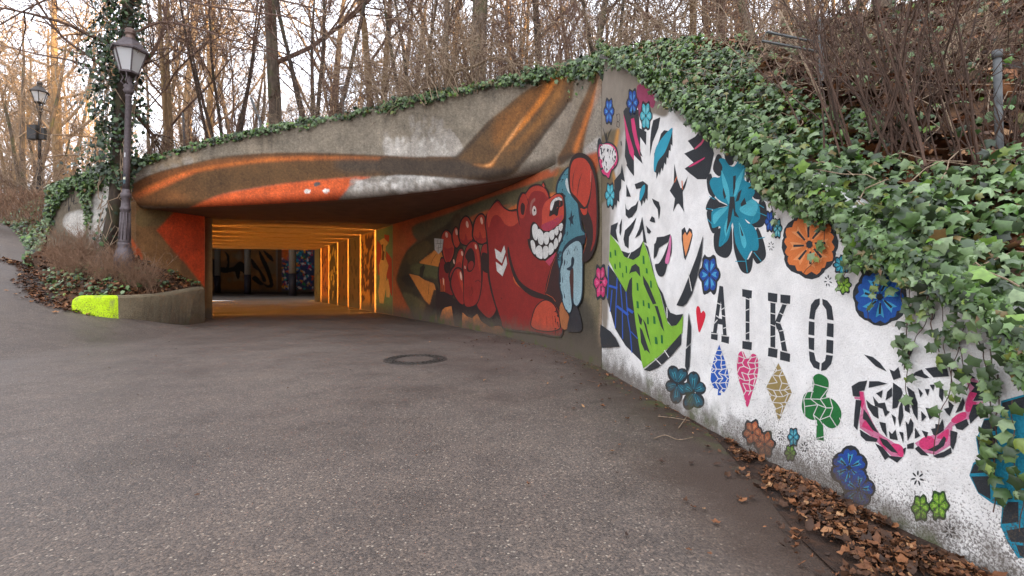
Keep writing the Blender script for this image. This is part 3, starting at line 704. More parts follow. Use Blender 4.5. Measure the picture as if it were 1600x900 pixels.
# ---------------------------------------------------------------- tunnel of skewed concrete frames
tunnel = empty('pedestrian_tunnel', (-6, 13, 0), 'long low tunnel of concrete frames with amber light glowing between them', 'tunnel')
M_FR = simple('frame_concrete', '8a6a48', .8, var=.15, scale=5, bmp=.35)
M_TFL = simple('tunnel_asphalt', (.10, .092, .085), .7, var=.25, scale=30, bmp=.4)
m, T, N, L, B = newmat('sodium_tube'); B.inputs['Base Color'].default_value = (.9, .6, .2, 1)
B.inputs['Emission Color'].default_value = (1.0, .54, .11, 1); B.inputs['Emission Strength'].default_value = 48; M_TUBE = m
wv = R0 - L0; PITCH = 1.78; NF = 7
def q3(p, z): return (p[0], p[1], z)
WD = wv / np.linalg.norm(wv)
PANEL = ['6f7a44', 'b8762c', '6a5034', '7a5230', '4a3c28', 'b87030', '6a6a3c']
panels = []
for k in range(NF):
    s0, s1 = k * PITCH + (.0 if k else -.05), (k + 1) * PITCH - .17
    mb = MB()
    def slab(mb, a, b, c, d, z0, z1): prism(mb, [a, b, c, d], z0, z1)
    lo, ro = L0 + AX * s0, R0 + AX * s0; l1, r1 = L0 + AX * s1, R0 + AX * s1
    slab(mb, ro, r1, r1 + WD * .38, ro + WD * .38, -.05, SOF + .3)
    slab(mb, lo, lo - WD * .38, l1 - WD * .38, l1, -.05, SOF + .3)
    slab(mb, lo - WD * .002, l1 - WD * .002, r1 + WD * .002, ro + WD * .002, SOF - .003 * (k + 1), SOF + .303)
    mb.build('concrete_frame', M_FR, tunnel)
    # painted panel on the right jamb
    n2 = 24; G = np.array([[q3(ro + (r1 - ro) * (.01 + .98 * u) - WD * .004, z) for u in np.linspace(0, 1, n2)] for z in np.linspace(SOF - .04, .02, 40)])
    panels.append((G, k))
    # lamps in the slot behind
    for side, base_ in ((1, R0), (-1, L0)):
        c = base_ + AX * (s1 + .085) + WD * side * .26
        m2 = MB(); m2.tube([(c[0], c[1], .08), (c[0], c[1], SOF + .1)], .03, 8); m2.build('strip_light', M_TUBE, tunnel)
mb = MB(); A_, B_ = -.04, NF * PITCH + .2
for off, side in ((R0, 1), (L0, -1)):
    a, b = off + AX * A_ + WD * side * .40, off + AX * B_ + WD * side * .40
    prism(mb, [a, b, b + WD * side * .2, a + WD * side * .2], -.05, SOF + .8)
a, b, c, d = L0 + AX * A_ - WD * .6, L0 + AX * B_ - WD * .6, R0 + AX * B_ + WD * .6, R0 + AX * A_ + WD * .6
prism(mb, [a, b, c, d], SOF + .81, SOF + 1.0)
mb.build('outer_shell', M_SOFF, tunnel)
# jamb closing the step between side wall and first frame
PC = {k: Canvas('000000') for k in range(NF)}
TCOL = {0: '6c7a48', 1: 'b5782e', 2: '5f4a34', 3: '6a4426', 4: '46382a', 5: 'b46c34', 6: '5c5c38'}
for G, k in panels:
    h, n2, _ = G.shape; C = np.tile(np.array(lin(TCOL[k])), (h * n2, 1)); rng = np.random.RandomState(k + 5)
    U, Vv = np.meshgrid(np.linspace(0, 1, n2), np.linspace(0, 1, h)); U = U.ravel(); Vv = Vv.ravel()
    for j in range({0: 0, 1: 60, 2: 12, 3: 10, 4: 26, 5: 14, 6: 18}[k]):
        u0, v0, a = rng.uniform(0, 1), rng.uniform(.05, .9), rng.uniform(-1, 1); ln_ = rng.uniform(.03, .12)
        du, dv = U - u0, (Vv - v0) * 2; t_ = du * math.sin(a) + dv * math.cos(a); p_ = du * math.cos(a) - dv * math.sin(a)
        mk = (abs(t_) < ln_ * 1.4) & (abs(p_) < .06); C[mk] = lin({1: '4a1e12', 4: 'c0a050', 5: '5a2a1a'}.get(k, '3a2a20'))
    M_ = mesh('painted_panel', G.reshape(-1, 3), [(i * n2 + j, i * n2 + j + 1, (i + 1) * n2 + j + 1, (i + 1) * n2 + j) for i in range(h - 1) for j in range(n2 - 1)], M_CONC, tunnel, cols=C)
PG0 = panels[0][0]
# tunnel and court floor
a, b, c, d = L0 - AX * 1.0 - WD * .7, L0 + AX * 14 - WD * .7, R0 + AX * 14 + WD * .7, R0 - AX * .9 + WD * .5
mb = MB(); mb.add([q3(a, .004), q3(b, .004), q3(c, .004), q3(d, .004)], [(0, 3, 2, 1)]); 
fl = tag(mb.build('tunnel_floor', M_ASPH), kind='structure')
# ---------------------------------------------------------------- sunken court beyond the tunnel
M_CFL = simple('court_paving', '4a4642', .8, var=.12, scale=8, bmp=.2)
mb = MB(); mb.add([(-36, 24.3, .01), (-6, 24.3, .01), (-6, 50, .01), (-36, 50, .01)], [(0, 1, 2, 3)]); tag(mb.build('court_paving', M_CFL), kind='structure')
QV = Canvas('7a6f60'); e_ = QV.fill; zt_ = lambda p: Zm(300, 320, 4.5, p)
e_(zt_([(60, 280), (640, 280), (640, 620), (60, 620)]), '8a6034', 1)
for k in range(40):
    x_, y_ = random.uniform(90, 600), random.uniform(300, 600); r_ = random.uniform(15, 50)
    e_(zt_([(x_ + r_ * random.uniform(.5, 1.3) * math.cos(t), y_ + r_ * random.uniform(.5, 1.4) * math.sin(t)) for t in np.arange(0, 6.2, .8)]), random.choice(['a86a30', '6a4426', '7a6a50', '5a4a3a', 'b87a40', '8a7a62']), 1, .6)
for p in ([(230, 330), (262, 360), (262, 440), (240, 470), (175, 440), (215, 450), (245, 430), (245, 370)], [(170, 440), (280, 440), (330, 400), (370, 420), (390, 520), (350, 470), (290, 470), (220, 480)],
          [(470, 320), (500, 360), (540, 440), (570, 540), (565, 580), (520, 575), (440, 490), (500, 550), (545, 560), (520, 470), (480, 380)], [(410, 380), (440, 400), (520, 520), (500, 540), (470, 470), (430, 440)],
          [(500, 320), (560, 360), (570, 400), (530, 370)], [(110, 370), (150, 380), (170, 440), (160, 560), (140, 470), (130, 560), (120, 450)], [(300, 430), (340, 440), (330, 520), (310, 500)],
          [(420, 520), (450, 500), (500, 560), (470, 560)]):
    e_(zt_(p), '1c1712', .6)
e_(zt_([(590, 280), (632, 280), (632, 620), (596, 620)]), '847c70', 1, smooth=False)
e_(zt_([(632, 280), (860, 280), (860, 620), (632, 620)]), '3c4a78', 1, smooth=False)
for k in range(260):
    x_, y_ = random.uniform(632, 850), random.uniform(300, 600); r_ = random.uniform(6, 20); a_ = random.uniform(0, 6.3)
    e_(zt_([(x_ + r_ * math.cos(a_), y_ + r_ * math.sin(a_)), (x_ + .5 * r_ * math.cos(a_ + 2), y_ + .5 * r_ * math.sin(a_ + 2)), (x_ + r_ * math.cos(a_ + 3.4), y_ + r_ * math.sin(a_ + 3.4)), (x_ + .4 * r_ * math.cos(a_ + 5), y_ + .4 * r_ * math.sin(a_ + 5))]),
       random.choice(['e8672a', 'd83a6a', '2aa0c8', 'e8e0e8', '3a9a60', '5a3a8a', 'f0b030', '2a4aa0', '1c1c28', 'e8e8f0', '30b0b0']), .3, smooth=False)
e_(zt_([(632, 300), (690, 300), (680, 370), (632, 380)]), 'e87028', 3)
court = empty('court_wall', (-24, 46, 0), 'graffiti-covered back wall of the sunken court seen through the tunnel', 'wall')
D1 = 46.0
def qgrid(x0, x1, D, z1, nx, nz_):
    return np.array([[(((x - CX) / F) * D, D, z) for x in np.linspace(x0, x1, nx)] for z in np.linspace(z1, 0, nz_)])
grid_mesh('brown_mural', qgrid(250, 440, D1, 4.3, 260, 90), M_CONC, court, QV)
grid_mesh('coloured_mural', qgrid(440, 560, D1 - .6, 4.3, 160, 90), M_CONC, court, QV)
mb = MB(); mb.box((-28, D1 + .25, 2.1), (18, .4, 4.3)); mb.box((-15, D1 - .3, 2.1), (15.0, .5, 4.3)); mb.build('wall_core', M_SOFF, court)
mb = MB(); mb.box((-33.5, 37, 2.1), (.4, 24, 4.3)); mb.box((-8.5, 37, 2.1), (.4, 24, 4.3)); mb.build('side_wall', M_SOFF, court)
M_COL = simple('column_concrete', '6a655e', .8, var=.1, bmp=.2); M_COLD = simple('column_dark_paint', '1c1c2c', .6, var=.3, scale=6)
for i, (x, D, lb) in enumerate(((340, 43, 'round column nearest the left tunnel wall, dark graffiti around it'), (387, 38, 'middle round grey column with a dark blue painted foot'), (457, 33, 'round column in front of the multicoloured mural, dark painted foot'))):
    X = (x - CX) / F * D
    c_ = empty('round_column', (X, D, 0), lb, 'column', 'columns carrying the deck over the court')
    mb = MB(); mb.lathe([(.24, 1.55), (.24, 4.2)], (X, D, 0), 20); mb.build('shaft', M_COL, c_, True)
    mb = MB(); mb.lathe([(.25, 0), (.25, 1.55)], (X, D, 0), 20); mb.build('painted_foot', M_COLD, c_, True)
dk = MB(); dk.box((-20, 38.4, 4.4), (25, 17, .4), bev=.03); tag(dk.build('deck_slab', M_SOFF), 'concrete deck slab resting on the round columns', 'bridge deck')  # unseen deck, drawn out towards the tunnel to dim the court

# ---------------------------------------------------------------- manhole
MX, MY = -1.19, 5.83
mh = empty('manhole_cover', (MX, MY, 0), 'round manhole cover set in the asphalt, dark studded iron ring around an asphalt filling', 'manhole cover')
mb = MB(); R_ = .385
mb.lathe([(R_, -.02), (R_, .006), (R_ - .025, .008), (R_ - .03, .004), (.235, .004), (.23, .008), (.215, .007), (.215, -.02)], (MX, MY, 0), 64)
mb.F = [f_ for f_ in mb.F if len(f_) == 4]
for rr, nn in ((.262, 26), (.30, 30), (.337, 34)):
    for k in range(nn):
        th = 2 * math.pi * k / nn + rr * 9; mb.box((MX + rr * math.cos(th), MY + rr * math.sin(th), .008), (.026, .045, .012), th, .003)
M_IRON = simple('cast_iron', '4a443f', .55, .4, var=.3, scale=30); mb.build('iron_ring', M_IRON, mh)
mb = MB(); mb.lathe([(.216, -.02), (.216, .0055), (.0, .0065)], (MX, MY, 0), 40); mb.F = mb.F[:-1]; mb.build('asphalt_filling', M_ASPH, mh)

# ---------------------------------------------------------------- street lanterns
M_POST = simple('lamp_iron', '5f5658', .55, .3, var=.15, scale=20, bmp=.15); M_POSTD = simple('lamp_iron_dark', '3a3634', .55, .3, var=.15)
M_COP = simple('weathered_copper', '75625a', .5, .5, var=.25, scale=9)
m, T, N, L, B = newmat('frosted_glass'); B.inputs['Base Color'].default_value = (.86, .86, .86, 1); B.inputs['Roughness'].default_value = .35
B.inputs['Transmission Weight'].default_value = .45; M_GLASS = m
def lantern(loc, label, Hh=4.65, dark=False, sticker=True, rz=.3):
    x, y, z = loc; MP = M_POSTD if dark else M_POST
    root = empty('street_lantern', loc, label, 'street lamp', 'old iron park lanterns')
    b = MB(); b.lathe([(.17, -.35), (.17, .04), (.15, .07), (.15, .12), (.125, .16), (.105, .22), (.115, .26), (.11, .30)], loc, 24); b.build('foot', MP, root, True)
    b = MB(); b.lathe([(.105, .28), (.098, .34), (.088, .62), (.078, .95), (.092, .97), (.095, 1.0), (.078, 1.03), (.07, 1.2), (.088, 1.23), (.092, 1.27), (.088, 1.31), (.066, 1.34), (.064, 1.4)], loc, 24)
    for k in range(10):
        th = 2 * math.pi * k / 10; b.tube([(x + .093 * math.cos(th), y + .093 * math.sin(th), z + .36), (x + .077 * math.cos(th), y + .077 * math.sin(th), z + .92)], .012, 5)
    b.build('fluted_base', MP, root, True)
    hs = Hh - 1.28
    b = MB(); b.lathe([(.06, 1.38), (.058, 1.9), (.052, hs - .12), (.062, hs - .10), (.062, hs - .07), (.05, hs - .05)], loc, 20); b.build('pole', MP, root, True)
    b = MB(); b.lathe([(.05, hs - .06), (.075, hs - .02), (.10, hs + .03), (.07, hs + .07), (.10, hs + .11), (.06, hs + .16), (.045, hs + .2), (.045, hs + .3), (.02, hs + .34)], loc, 20)
    for k in range(4):
        th = math.pi / 2 * k + rz; cx_, sx_ = math.cos(th), math.sin(th)
        b.tube([(x + cx_ * .045, y + sx_ * .045, z + hs + .12), (x + cx_ * .14, y + sx_ * .14, z + hs + .2), (x + cx_ * .10, y + sx_ * .10, z + hs + .29), (x + cx_ * .15, y + sx_ * .15, z + hs + .40)], .014, 6)
    b.build('capital', MP, root, True)
    z0, z1 = z + hs + .40, z + Hh - .43; r0, r1 = .165, .30
    b = MB(); b.lathe([(r0 + .015, hs + .37), (r0 + .02, hs + .40), (r0 - .02, hs + .43)], loc, 6, rot=rz); fr_ = b.build('lantern_frame', MP, root)
    b = MB()
    for k in range(6):
        th = 2 * math.pi * k / 6 + rz; b.tube([(x + r0 * math.cos(th), y + r0 * math.sin(th), z0), (x + r1 * math.cos(th), y + r1 * math.sin(th), z1)], .014, 5)
        t2 = th + math.pi / 3; b.tube([(x + r1 * math.cos(th), y + r1 * math.sin(th), z1), (x + r1 * math.cos(t2), y + r1 * math.sin(t2), z1)], .018, 5)
    b.build('glazing_bar', MP, fr_)
    for k in range(6):
        th, t2 = 2 * math.pi * k / 6 + rz, 2 * math.pi * (k + 1) / 6 + rz; q = .985
        V = [Vector((x + r0 * q * math.cos(th), y + r0 * q * math.sin(th), z0)), Vector((x + r0 * q * math.cos(t2), y + r0 * q * math.sin(t2), z0)), Vector((x + r1 * q * math.cos(t2), y + r1 * q * math.sin(t2), z1)), Vector((x + r1 * q * math.cos(th), y + r1 * q * math.sin(th), z1))]
        nrm = (V[1] - V[0]).cross(V[3] - V[0]).normalized() * -.005
        mesh('glass_pane', V + [v + nrm for v in V], [(0, 1, 2, 3), (7, 6, 5, 4), (0, 4, 5, 1), (1, 5, 6, 2), (2, 6, 7, 3), (3, 7, 4, 0)], M_GLASS, root)
    H0 = Hh - .43
    b = MB(); b.lathe([(.345, H0 - .03), (.35, H0 + .0), (.30, H0 + .03), (.22, H0 + .13), (.155, H0 + .2), (.155, H0 + .22), (.12, H0 + .235)], loc, 6, rot=rz); b.build('hood', M_POST if not dark else MP, root)
    b = MB(); b.lathe([(.10, H0 + .22), (.085, H0 + .27), (.075, H0 + .33), (.10, H0 + .345), (.10, H0 + .36), (.085, H0 + .375), (.10, H0 + .41), (.07, H0 + .45), (.02, H0 + .475)], loc, 18); b.build('chimney', M_COP if not dark else MP, root, True)
    if sticker:
        b = MB(); ang = -math.pi / 2 + .0
        for (zc, hh, col) in ((1.62, .03, 'e8e4c0'), (1.55, .045, '2a4a50'), (1.67, .035, '1c2230')):
            V = []; n_ = 7
            for j in range(n_):
                a_ = -1.9 + j * .13; V += [(x + .0605 * math.cos(a_), y + .0605 * math.sin(a_), z + zc - hh), (x + .0605 * math.cos(a_), y + .0605 * math.sin(a_), z + zc + hh - .002)]
            mesh('sticker', V, [(2 * j, 2 * j + 2, 2 * j + 3, 2 * j + 1) for j in range(n_ - 1)], simple('sticker_' + col, col, .4, var=.25, scale=60), root)
        V = []
        for j in range(5):
            a_ = -1.75 + j * .1; V += [(x + .0585 * math.cos(a_), y + .0585 * math.sin(a_), z + 2.05), (x + .0585 * math.cos(a_), y + .0585 * math.sin(a_), z + 2.14)]
        mesh('sticker', V, [(2 * j, 2 * j + 2, 2 * j + 3, 2 * j + 1) for j in range(4)], simple('sticker_pale', 'c8c8c8', .4), root)
    return root
DL = 9.75; LX = (194 - CX) / F * DL; LZ = EYE + (HZ - 402) / F * DL
lan1 = lantern((LX, DL, LZ), 'tall grey iron lantern with copper chimney standing in the bed beside the ivy-clad trunk', 4.68)
lan1.rotation_euler = (0, math.radians(1.6), 0)
D2 = 20.5; l2 = lantern(((62 - CX) / F * D2, D2, EYE + (HZ - 300) / F * D2), 'dark lantern further back at far left, a black box fixed to its post', 4.75, True, False, .1)
b = MB(); xx, yy, zz = l2.location; b.box((xx - .17, yy - .1, zz + 2.55), (.42, .2, .62), 0, .02); b.box((xx + .18, yy - .05, zz + 2.5), (.3, .12, .5), 0, .02); b.build('control_box', simple('black_box', '1e1d1c', .5), l2)
b = MB(); b.box((xx, yy, zz - .6), (.3, .3, 1.2)); b.build('footing', M_CONC, l2)

# ---------------------------------------------------------------- old fence posts on the hill
M_GALV = simple('galvanised_steel', '686a6a', .7, .1, var=.2, scale=18, bmp=.1)
def hit(px, py):
    h = HB.ray_cast(Vector((0, 0, EYE)), Vector(((px - CX) / F, 1, (HZ - py) / F)))
    return h[0] if h[0] else None
def post(px0, y0, px1, y1, D, r, label, cap_=True, n=10):
    h = hit(px1, y1)
    if h and h.y < 9: r *= h.y / D; D = h.y
    a, b_ = xz(px1, y1, D), xz(px0, y0, D)
    root = empty('fence_post', a, label, 'fence post', 'old steel fence posts along the top')
    m2 = MB(); m2.tube([a - Vector((0, 0, .5)), a, b_], r, n); m2.build('post_tube', M_GALV, root, True)
    if cap_:
        m2 = MB(); m2.tube([b_ - Vector((0, 0, .015)), b_ + Vector((0, 0, .02))], r * 1.25, n); m2.build('post_cap', M_GALV, root, True)
    return b_
p1 = post(1558, 86, 1562, 250, 3.0, .021, 'thick grey steel fence post standing among dead leaves near the right edge')
p2 = post(1282, 34, 1284, 140, 5.2, .025, 'grey steel fence post with a wire bracket behind the brown stems')
p3 = post(865 * 1 - 473, 153, 407, 190, 11.0, .03, 'short dark fence post leaning left above the portal', False)
p4 = post(286, 176, 288, 222, 11.6, .025, 'short upright dark fence post above the left part of the portal', False)
p5 = post(534, 135, 537, 180, 10.6, .028, 'short dark fence post between the bushes at the wall top', False)
m2 = MB(); a = Vector(p2); m2.tube([a + Vector((0, 0, -.14)), a + Vector((-.33, .05, -.04)), a + Vector((-.36, .05, -.1)), a + Vector((0, 0, -.2))], .009, 5)
tag(m2.build('wire_bracket', M_GALV), 'bent wire bracket sticking out left of the grey post behind the stems', 'bracket')
def wire(a, b_, sag, label):
    m2 = MB(); a, b_ = Vector(a), Vector(b_); m2.tube([a + (b_ - a) * t - Vector((0, 0, sag * 4 * t * (1 - t))) for t in np.linspace(0, 1, 14)], .0035, 4)
    tag(m2.build('fence_wire', M_GALV), label, 'wire', 'slack fence wires')
wire(Vector(p1) - Vector((0, 0, .03)), Vector(p1) + Vector((2.5, -.3, -.5)), .1, 'rusty fence wire running right from the thick post near the right edge')
# ================================================================= painted motifs: thin coats of paint lying on the walls
D_wing = make_Dx(WING)
def on_wall(x, y, off, surf=None):
    if surf == 'wing': D = float(D_wing(x)); g2 = lambda t: (((t - CX) / F) * float(D_wing(t)), float(D_wing(t)))
    elif x >= 940: D = D_white(x); return Vector(((x - CX) / F * D - off * .99, D - off * .12, EYE + (HZ - y) / F * D))
    else:
        fn = D_fasc if x >= xcut else D_bear
        D = float(fn(x)); g2 = lambda t: (((t - CX) / F) * float(fn(t)), float(fn(t)))
    a, b = g2(x - 1.5), g2(x + 1.5); t = Vector((b[0] - a[0], b[1] - a[1], 0)).normalized(); n = Vector((t.y, -t.x, 0))
    X = (x - CX) / F * D
    if n.x * -X + n.y * -D < 0: n = -n
    return Vector((X, D, EYE + (HZ - y) / F * D)) + n * off
def subdiv2d(pts, maxl):
    tri = tessellate_polygon([[Vector((p[0], p[1], 0)) for p in pts]])
    bm = bmesh.new(); vs = [bm.verts.new((p[0], p[1], 0)) for p in pts]
    for t in tri:
        try: bm.faces.new([vs[i] for i in t])
        except ValueError: pass
    for _ in range(6):
        es = [e for e in bm.edges if e.calc_length() > maxl]
        if not es: break
        bmesh.ops.subdivide_edges(bm, edges=es, cuts=1); bmesh.ops.triangulate(bm, faces=bm.faces[:])
    bm.verts.index_update()
    V = [(v.co.x, v.co.y) for v in bm.verts]; Fc = [[v.index for v in f_.verts] for f_ in bm.faces]; bm.free(); return V, Fc
class Motif:
    def __init__(s, surf=None, gain=1.0): s.gain = gain; s.V = []; s.F = []; s.C = []; s.k = 0; s.surf = surf
    def add(s, pts, col, smooth=False, n=4, step=1):
        if smooth: pts = cr_closed(pts, n)
        xs = [p[0] for p in pts]; s.k += step; s.far = getattr(s, 'far', False) or min(xs) < 941 or bool(s.surf); off = .003 + .0002 * s.k if s.far else .0008 + .0001 * s.k
        if s.surf == 'wing' or min(xs) < 941: V, Fc = subdiv2d(pts, 5.5)
        else: V = [tuple(p) for p in pts]; Fc = [list(t) for t in tessellate_polygon([[Vector((p[0], p[1], 0)) for p in pts]])]
        n0 = len(s.V); W = [on_wall(x, y, off, s.surf) for x, y in V]; s.V += W; c = tuple(v * s.gain for v in lin(col)); s.C += [c] * len(W)
        for t in Fc:
            a, b, c_ = [W[i] for i in t[:3]]; nn = (b - a).cross(c_ - a); m_ = (a + b + c_) / 3
            if nn.dot(Vector((0, 0, EYE)) - m_) < 0: t = list(reversed(t))
            s.F.append([i + n0 for i in t])
        return s
    def line(s, pts, w_, col, taper=False, step=1):
        pts = [np.array(p, float) for p in pts]; L_, R_ = [], []
        for i, p in enumerate(pts):
            t = pts[min(i + 1, len(pts) - 1)] - pts[max(0, i - 1)]; t = t / (np.linalg.norm(t) + 1e-9); n = np.array((-t[1], t[0]))
            ww = w_ * (1 if not taper else max(.12, math.sin(math.pi * (i + .4) / (len(pts) - .2)))) / 2
            L_.append(p + n * ww); R_.append(p - n * ww)
        return s.add(L_ + R_[::-1], col, step=step)
    def build(s, name, parent, mat, label=None):
        o = mesh(name, s.V, s.F, mat, parent, cols=s.C)
        if label: o['label'] = label
        return o
def rotp(cx, cy, pts, a):
    c, s_ = math.cos(a), math.sin(a); return [(cx + x * c - y * s_, cy + x * s_ + y * c) for x, y in pts]
def ell(cx, cy, rx, ry, a=0, n=14): return rotp(cx, cy, [(rx * math.cos(t), ry * math.sin(t)) for t in np.linspace(0, 2 * math.pi, n, endpoint=False)], a)
BK = '2b2f34'
# ---- red bear
zz = lambda p: Zm(740, 240, 4.5, p); zl2 = lambda p: Zm(740, 390, 4.5, p); zk = lambda p: Zm(610, 320, 4.5, p)
DK = '2e1a15'
bear = Motif(None, .80); a = bear.add
a(zk([(350, 620), (430, 650), (520, 700), (600, 705), (620, 730), (700, 795), (745, 740), (790, 800), (800, 860), (760, 850), (700, 858), (640, 820), (610, 765), (575, 797), (540, 785), (508, 757), (500, 862), (452, 850), (440, 780), (430, 712), (385, 722), (365, 740), (345, 800), (330, 832), (318, 700), (325, 560)]), DK)
a(zk([(375, 500), (345, 560), (350, 640), (440, 660), (430, 560)]), DK)
def blob(pts, col, w_=5.0, tf=zk, dark=DK):
    P = cr_closed(tf(pts), 4); c = np.mean(P, 0)
    Q = [p + (p - c) / (np.linalg.norm(p - c) + 1e-6) * w_ * .55 for p in P]
    bear.add(Q, dark); bear.add(P, col)
RD, RO = '96251c', 'b23a22'
blob([(350, 400), (375, 380), (410, 430), (425, 520), (440, 630), (400, 620), (370, 600), (345, 520)], '8a2018')
blob([(360, 240), (385, 185), (420, 200), (445, 270), (445, 340), (420, 400), (390, 400), (370, 330)], RO)
a(zk([(380, 300), (400, 310), (440, 300), (440, 345), (418, 395), (392, 395)]), RD, True)
blob([(440, 210), (460, 160), (480, 190), (490, 260), (470, 300), (450, 280)], RO)
blob([(487, 190), (500, 120), (530, 85), (560, 110), (578, 180), (578, 240), (545, 280), (505, 270), (490, 240)], RO)
a(zk([(492, 240), (520, 250), (530, 200), (545, 245), (576, 240), (545, 278), (505, 268)]), RD, True)
blob([(588, 170), (600, 110), (630, 72), (660, 82), (688, 170), (690, 230), (660, 270), (610, 260), (585, 220)], RO)
a(zk([(590, 215), (620, 235), (632, 185), (650, 235), (686, 225), (660, 268), (610, 258)]), RD, True)
blob([(455, 430), (475, 340), (500, 310), (520, 350), (525, 470), (520, 690), (470, 660), (440, 580), (420, 500), (440, 450)], RD)
a(zk([(462, 420), (478, 350), (498, 322), (515, 355), (518, 440), (490, 400)]), RO, True)
blob([(430, 560), (450, 470), (485, 450), (512, 500), (520, 690), (470, 665)], RD)
a(zk([(470, 470), (490, 460), (510, 510), (512, 620), (495, 560)]), RO, True)
blob([(640, 340), (660, 280), (700, 290), (715, 370), (722, 560), (748, 660), (745, 740), (700, 795), (650, 760), (612, 700), (630, 600), (645, 500)], RD)
blob([(545, 290), (580, 260), (615, 280), (635, 380), (640, 560), (615, 680), (565, 715), (522, 690), (520, 500), (515, 420), (525, 340)], RD)
a(zk([(585, 270), (612, 285), (628, 370), (630, 470), (610, 350)]), RO, True)
a(zk([(528, 360), (560, 305), (590, 330), (597, 420), (570, 470), (540, 460), (545, 400)]), '301812', True); a(zk([(548, 420), (570, 395), (588, 410), (580, 450), (555, 462)]), '8e241c', True)
a(zk([(643, 400), (648, 338), (690, 350), (708, 410), (695, 475), (655, 465)]), '301812', True)
a(zk([(380, 420), (415, 400), (425, 430), (410, 480), (385, 470)]), '301812', True)
for (x_, y_, rx_, ry_) in ((644, 112, 9, 26), (543, 138, 9, 25), (468, 192, 8, 22), (398, 212, 9, 20), (693, 307, 8, 16), (604, 295, 7, 18), (507, 342, 7, 18), (499, 500, 7, 32), (450, 400, 5, 18), (528, 440, 4, 12), (377, 540, 6, 28)):
    cx_, cy_ = zk([(x_, y_)])[0]; a(ell(cx_, cy_, rx_ / 4.5, ry_ / 4.5, -.15), 'e2b09a')
for lx in (355, 368, 380): a(zk([(lx, 525), (lx + 5, 520), (lx + 8, 610), (lx + 2, 612)]), 'c85a28')
bear.line(zk([(600, 540), (620, 528), (640, 545)]), .9, DK)
bear.line(zk([(535, 590), (555, 575), (560, 640), (575, 580), (585, 610), (570, 640)]), .6, '50201a')
# torso
T_ = [(760, 345), (770, 325), (779, 314), (788, 325), (798, 331), (811, 330), (815, 345), (824, 365), (828, 382), (835, 400), (850, 407), (862, 407), (869, 394), (866, 410), (858, 430), (853, 458), (862, 470), (873, 480), (879, 500), (876, 524), (840, 519), (815, 516), (789, 512), (784, 500), (773, 465), (766, 430), (765, 395), (762, 365)]
c = np.array((815, 420)); a([np.array(p) + (np.array(p) - c) / np.linalg.norm(np.array(p) - c) * 3.2 for p in cr_closed(T_, 3)], DK); a(T_, '8e2018', True)
a(zz([(98, 430), (125, 385), (165, 343), (200, 372), (250, 405), (318, 415), (325, 470), (280, 510), (230, 500), (195, 450), (160, 430), (130, 460), (110, 520)]), 'b8402a', True)
a(zl2([(290, 190), (320, 240), (345, 275), (300, 240), (283, 200)]), 'c85a2a', True)
a(zl2([(250, -20), (272, 80), (300, 165), (335, 225), (400, 275), (500, 315), (560, 330), (600, 375), (612, 440), (575, 385), (520, 355), (430, 335), (360, 290), (300, 222), (265, 125), (243, 20)]), DK, True)
a(zl2([(505, 305), (520, 240), (545, 130), (585, 30), (602, 100), (612, 200), (622, 290), (632, 370), (604, 410), (565, 345), (520, 318)]), '3a1c18')
bear.line(zl2([(512, 300), (527, 240), (552, 130), (590, 30)]), .6, 'b84a2a'); bear.line(zl2([(515, 312), (560, 335), (582, 365)]), .7, 'c85a2a')
blob([(415, 540), (425, 460), (450, 400), (500, 360), (550, 372), (588, 425), (612, 520), (600, 560), (500, 570)], 'bf4a30', 3, zl2)
bear.line(zl2([(520, 470), (522, 545)]), .7, DK, True); bear.line(zl2([(560, 465), (568, 545)]), .7, DK, True)
a(zl2([(610, 420), (632, 368), (660, 430), (680, 480), (668, 555), (625, 545)]), 'b06a3c', True)
a(zl2([(690, 400), (740, 410), (770, 560), (700, 580), (665, 560), (680, 470)]), '2e2c30', True)
# head
a(zz([(308, 400), (316, 325), (342, 272), (372, 270), (400, 232), (450, 212), (505, 228), (535, 268), (545, 305), (590, 278), (632, 282), (650, 330), (655, 430), (646, 480), (645, 570), (610, 655), (560, 712), (490, 752), (438, 726), (395, 660), (380, 580), (350, 540), (322, 480)]), DK, True)
a(zz([(482, 225), (495, 190), (512, 225), (508, 245)]), DK); a(zz([(488, 225), (496, 205), (506, 228), (503, 240)]), 'b23a26')
a(zz([(320, 400), (328, 335), (350, 285), (372, 283), (405, 243), (450, 225), (498, 238), (525, 275), (535, 320), (500, 400), (488, 500), (480, 530), (430, 478), (408, 520), (398, 600), (360, 570), (335, 510), (325, 460)]), '8c1e1a', True)
a(zz([(376, 288), (405, 247), (450, 229), (498, 242), (523, 275), (527, 310), (500, 275), (455, 262), (415, 275), (390, 320)]), 'b23a26', True)
a(zz([(320, 400), (328, 335), (350, 287), (376, 298), (390, 350), (380, 400), (360, 450), (335, 450)]), 'ad3424', True); a(zz([(336, 372), (350, 345), (368, 372), (358, 430), (340, 420)]), '3a1612', True)
bear.line(zz([(378, 300), (392, 345), (372, 420)]), .8, DK, True)
a(zz([(402, 400), (410, 340), (436, 312), (440, 330), (420, 360), (412, 430)]), 'a06058', True); a(zz([(418, 400), (430, 368), (446, 385), (447, 425), (425, 435)]), 'd0c0b8', True); a(zz([(428, 395), (438, 388), (442, 402), (432, 410)]), '2a1a1a')
a(zz([(488, 480), (490, 400), (510, 345), (548, 312), (590, 288), (624, 292), (638, 330), (643, 430), (630, 472), (590, 510), (540, 543), (500, 540), (484, 520)]), 'c04430', True)
a(zz([(490, 500), (560, 470), (610, 440), (640, 440), (590, 510), (530, 545), (490, 530)]), 'a8344a', True)
a(zz([(545, 390), (550, 342), (582, 310), (612, 304), (632, 320), (636, 365), (610, 385), (598, 440), (572, 428), (540, 442)]), '241614', True)
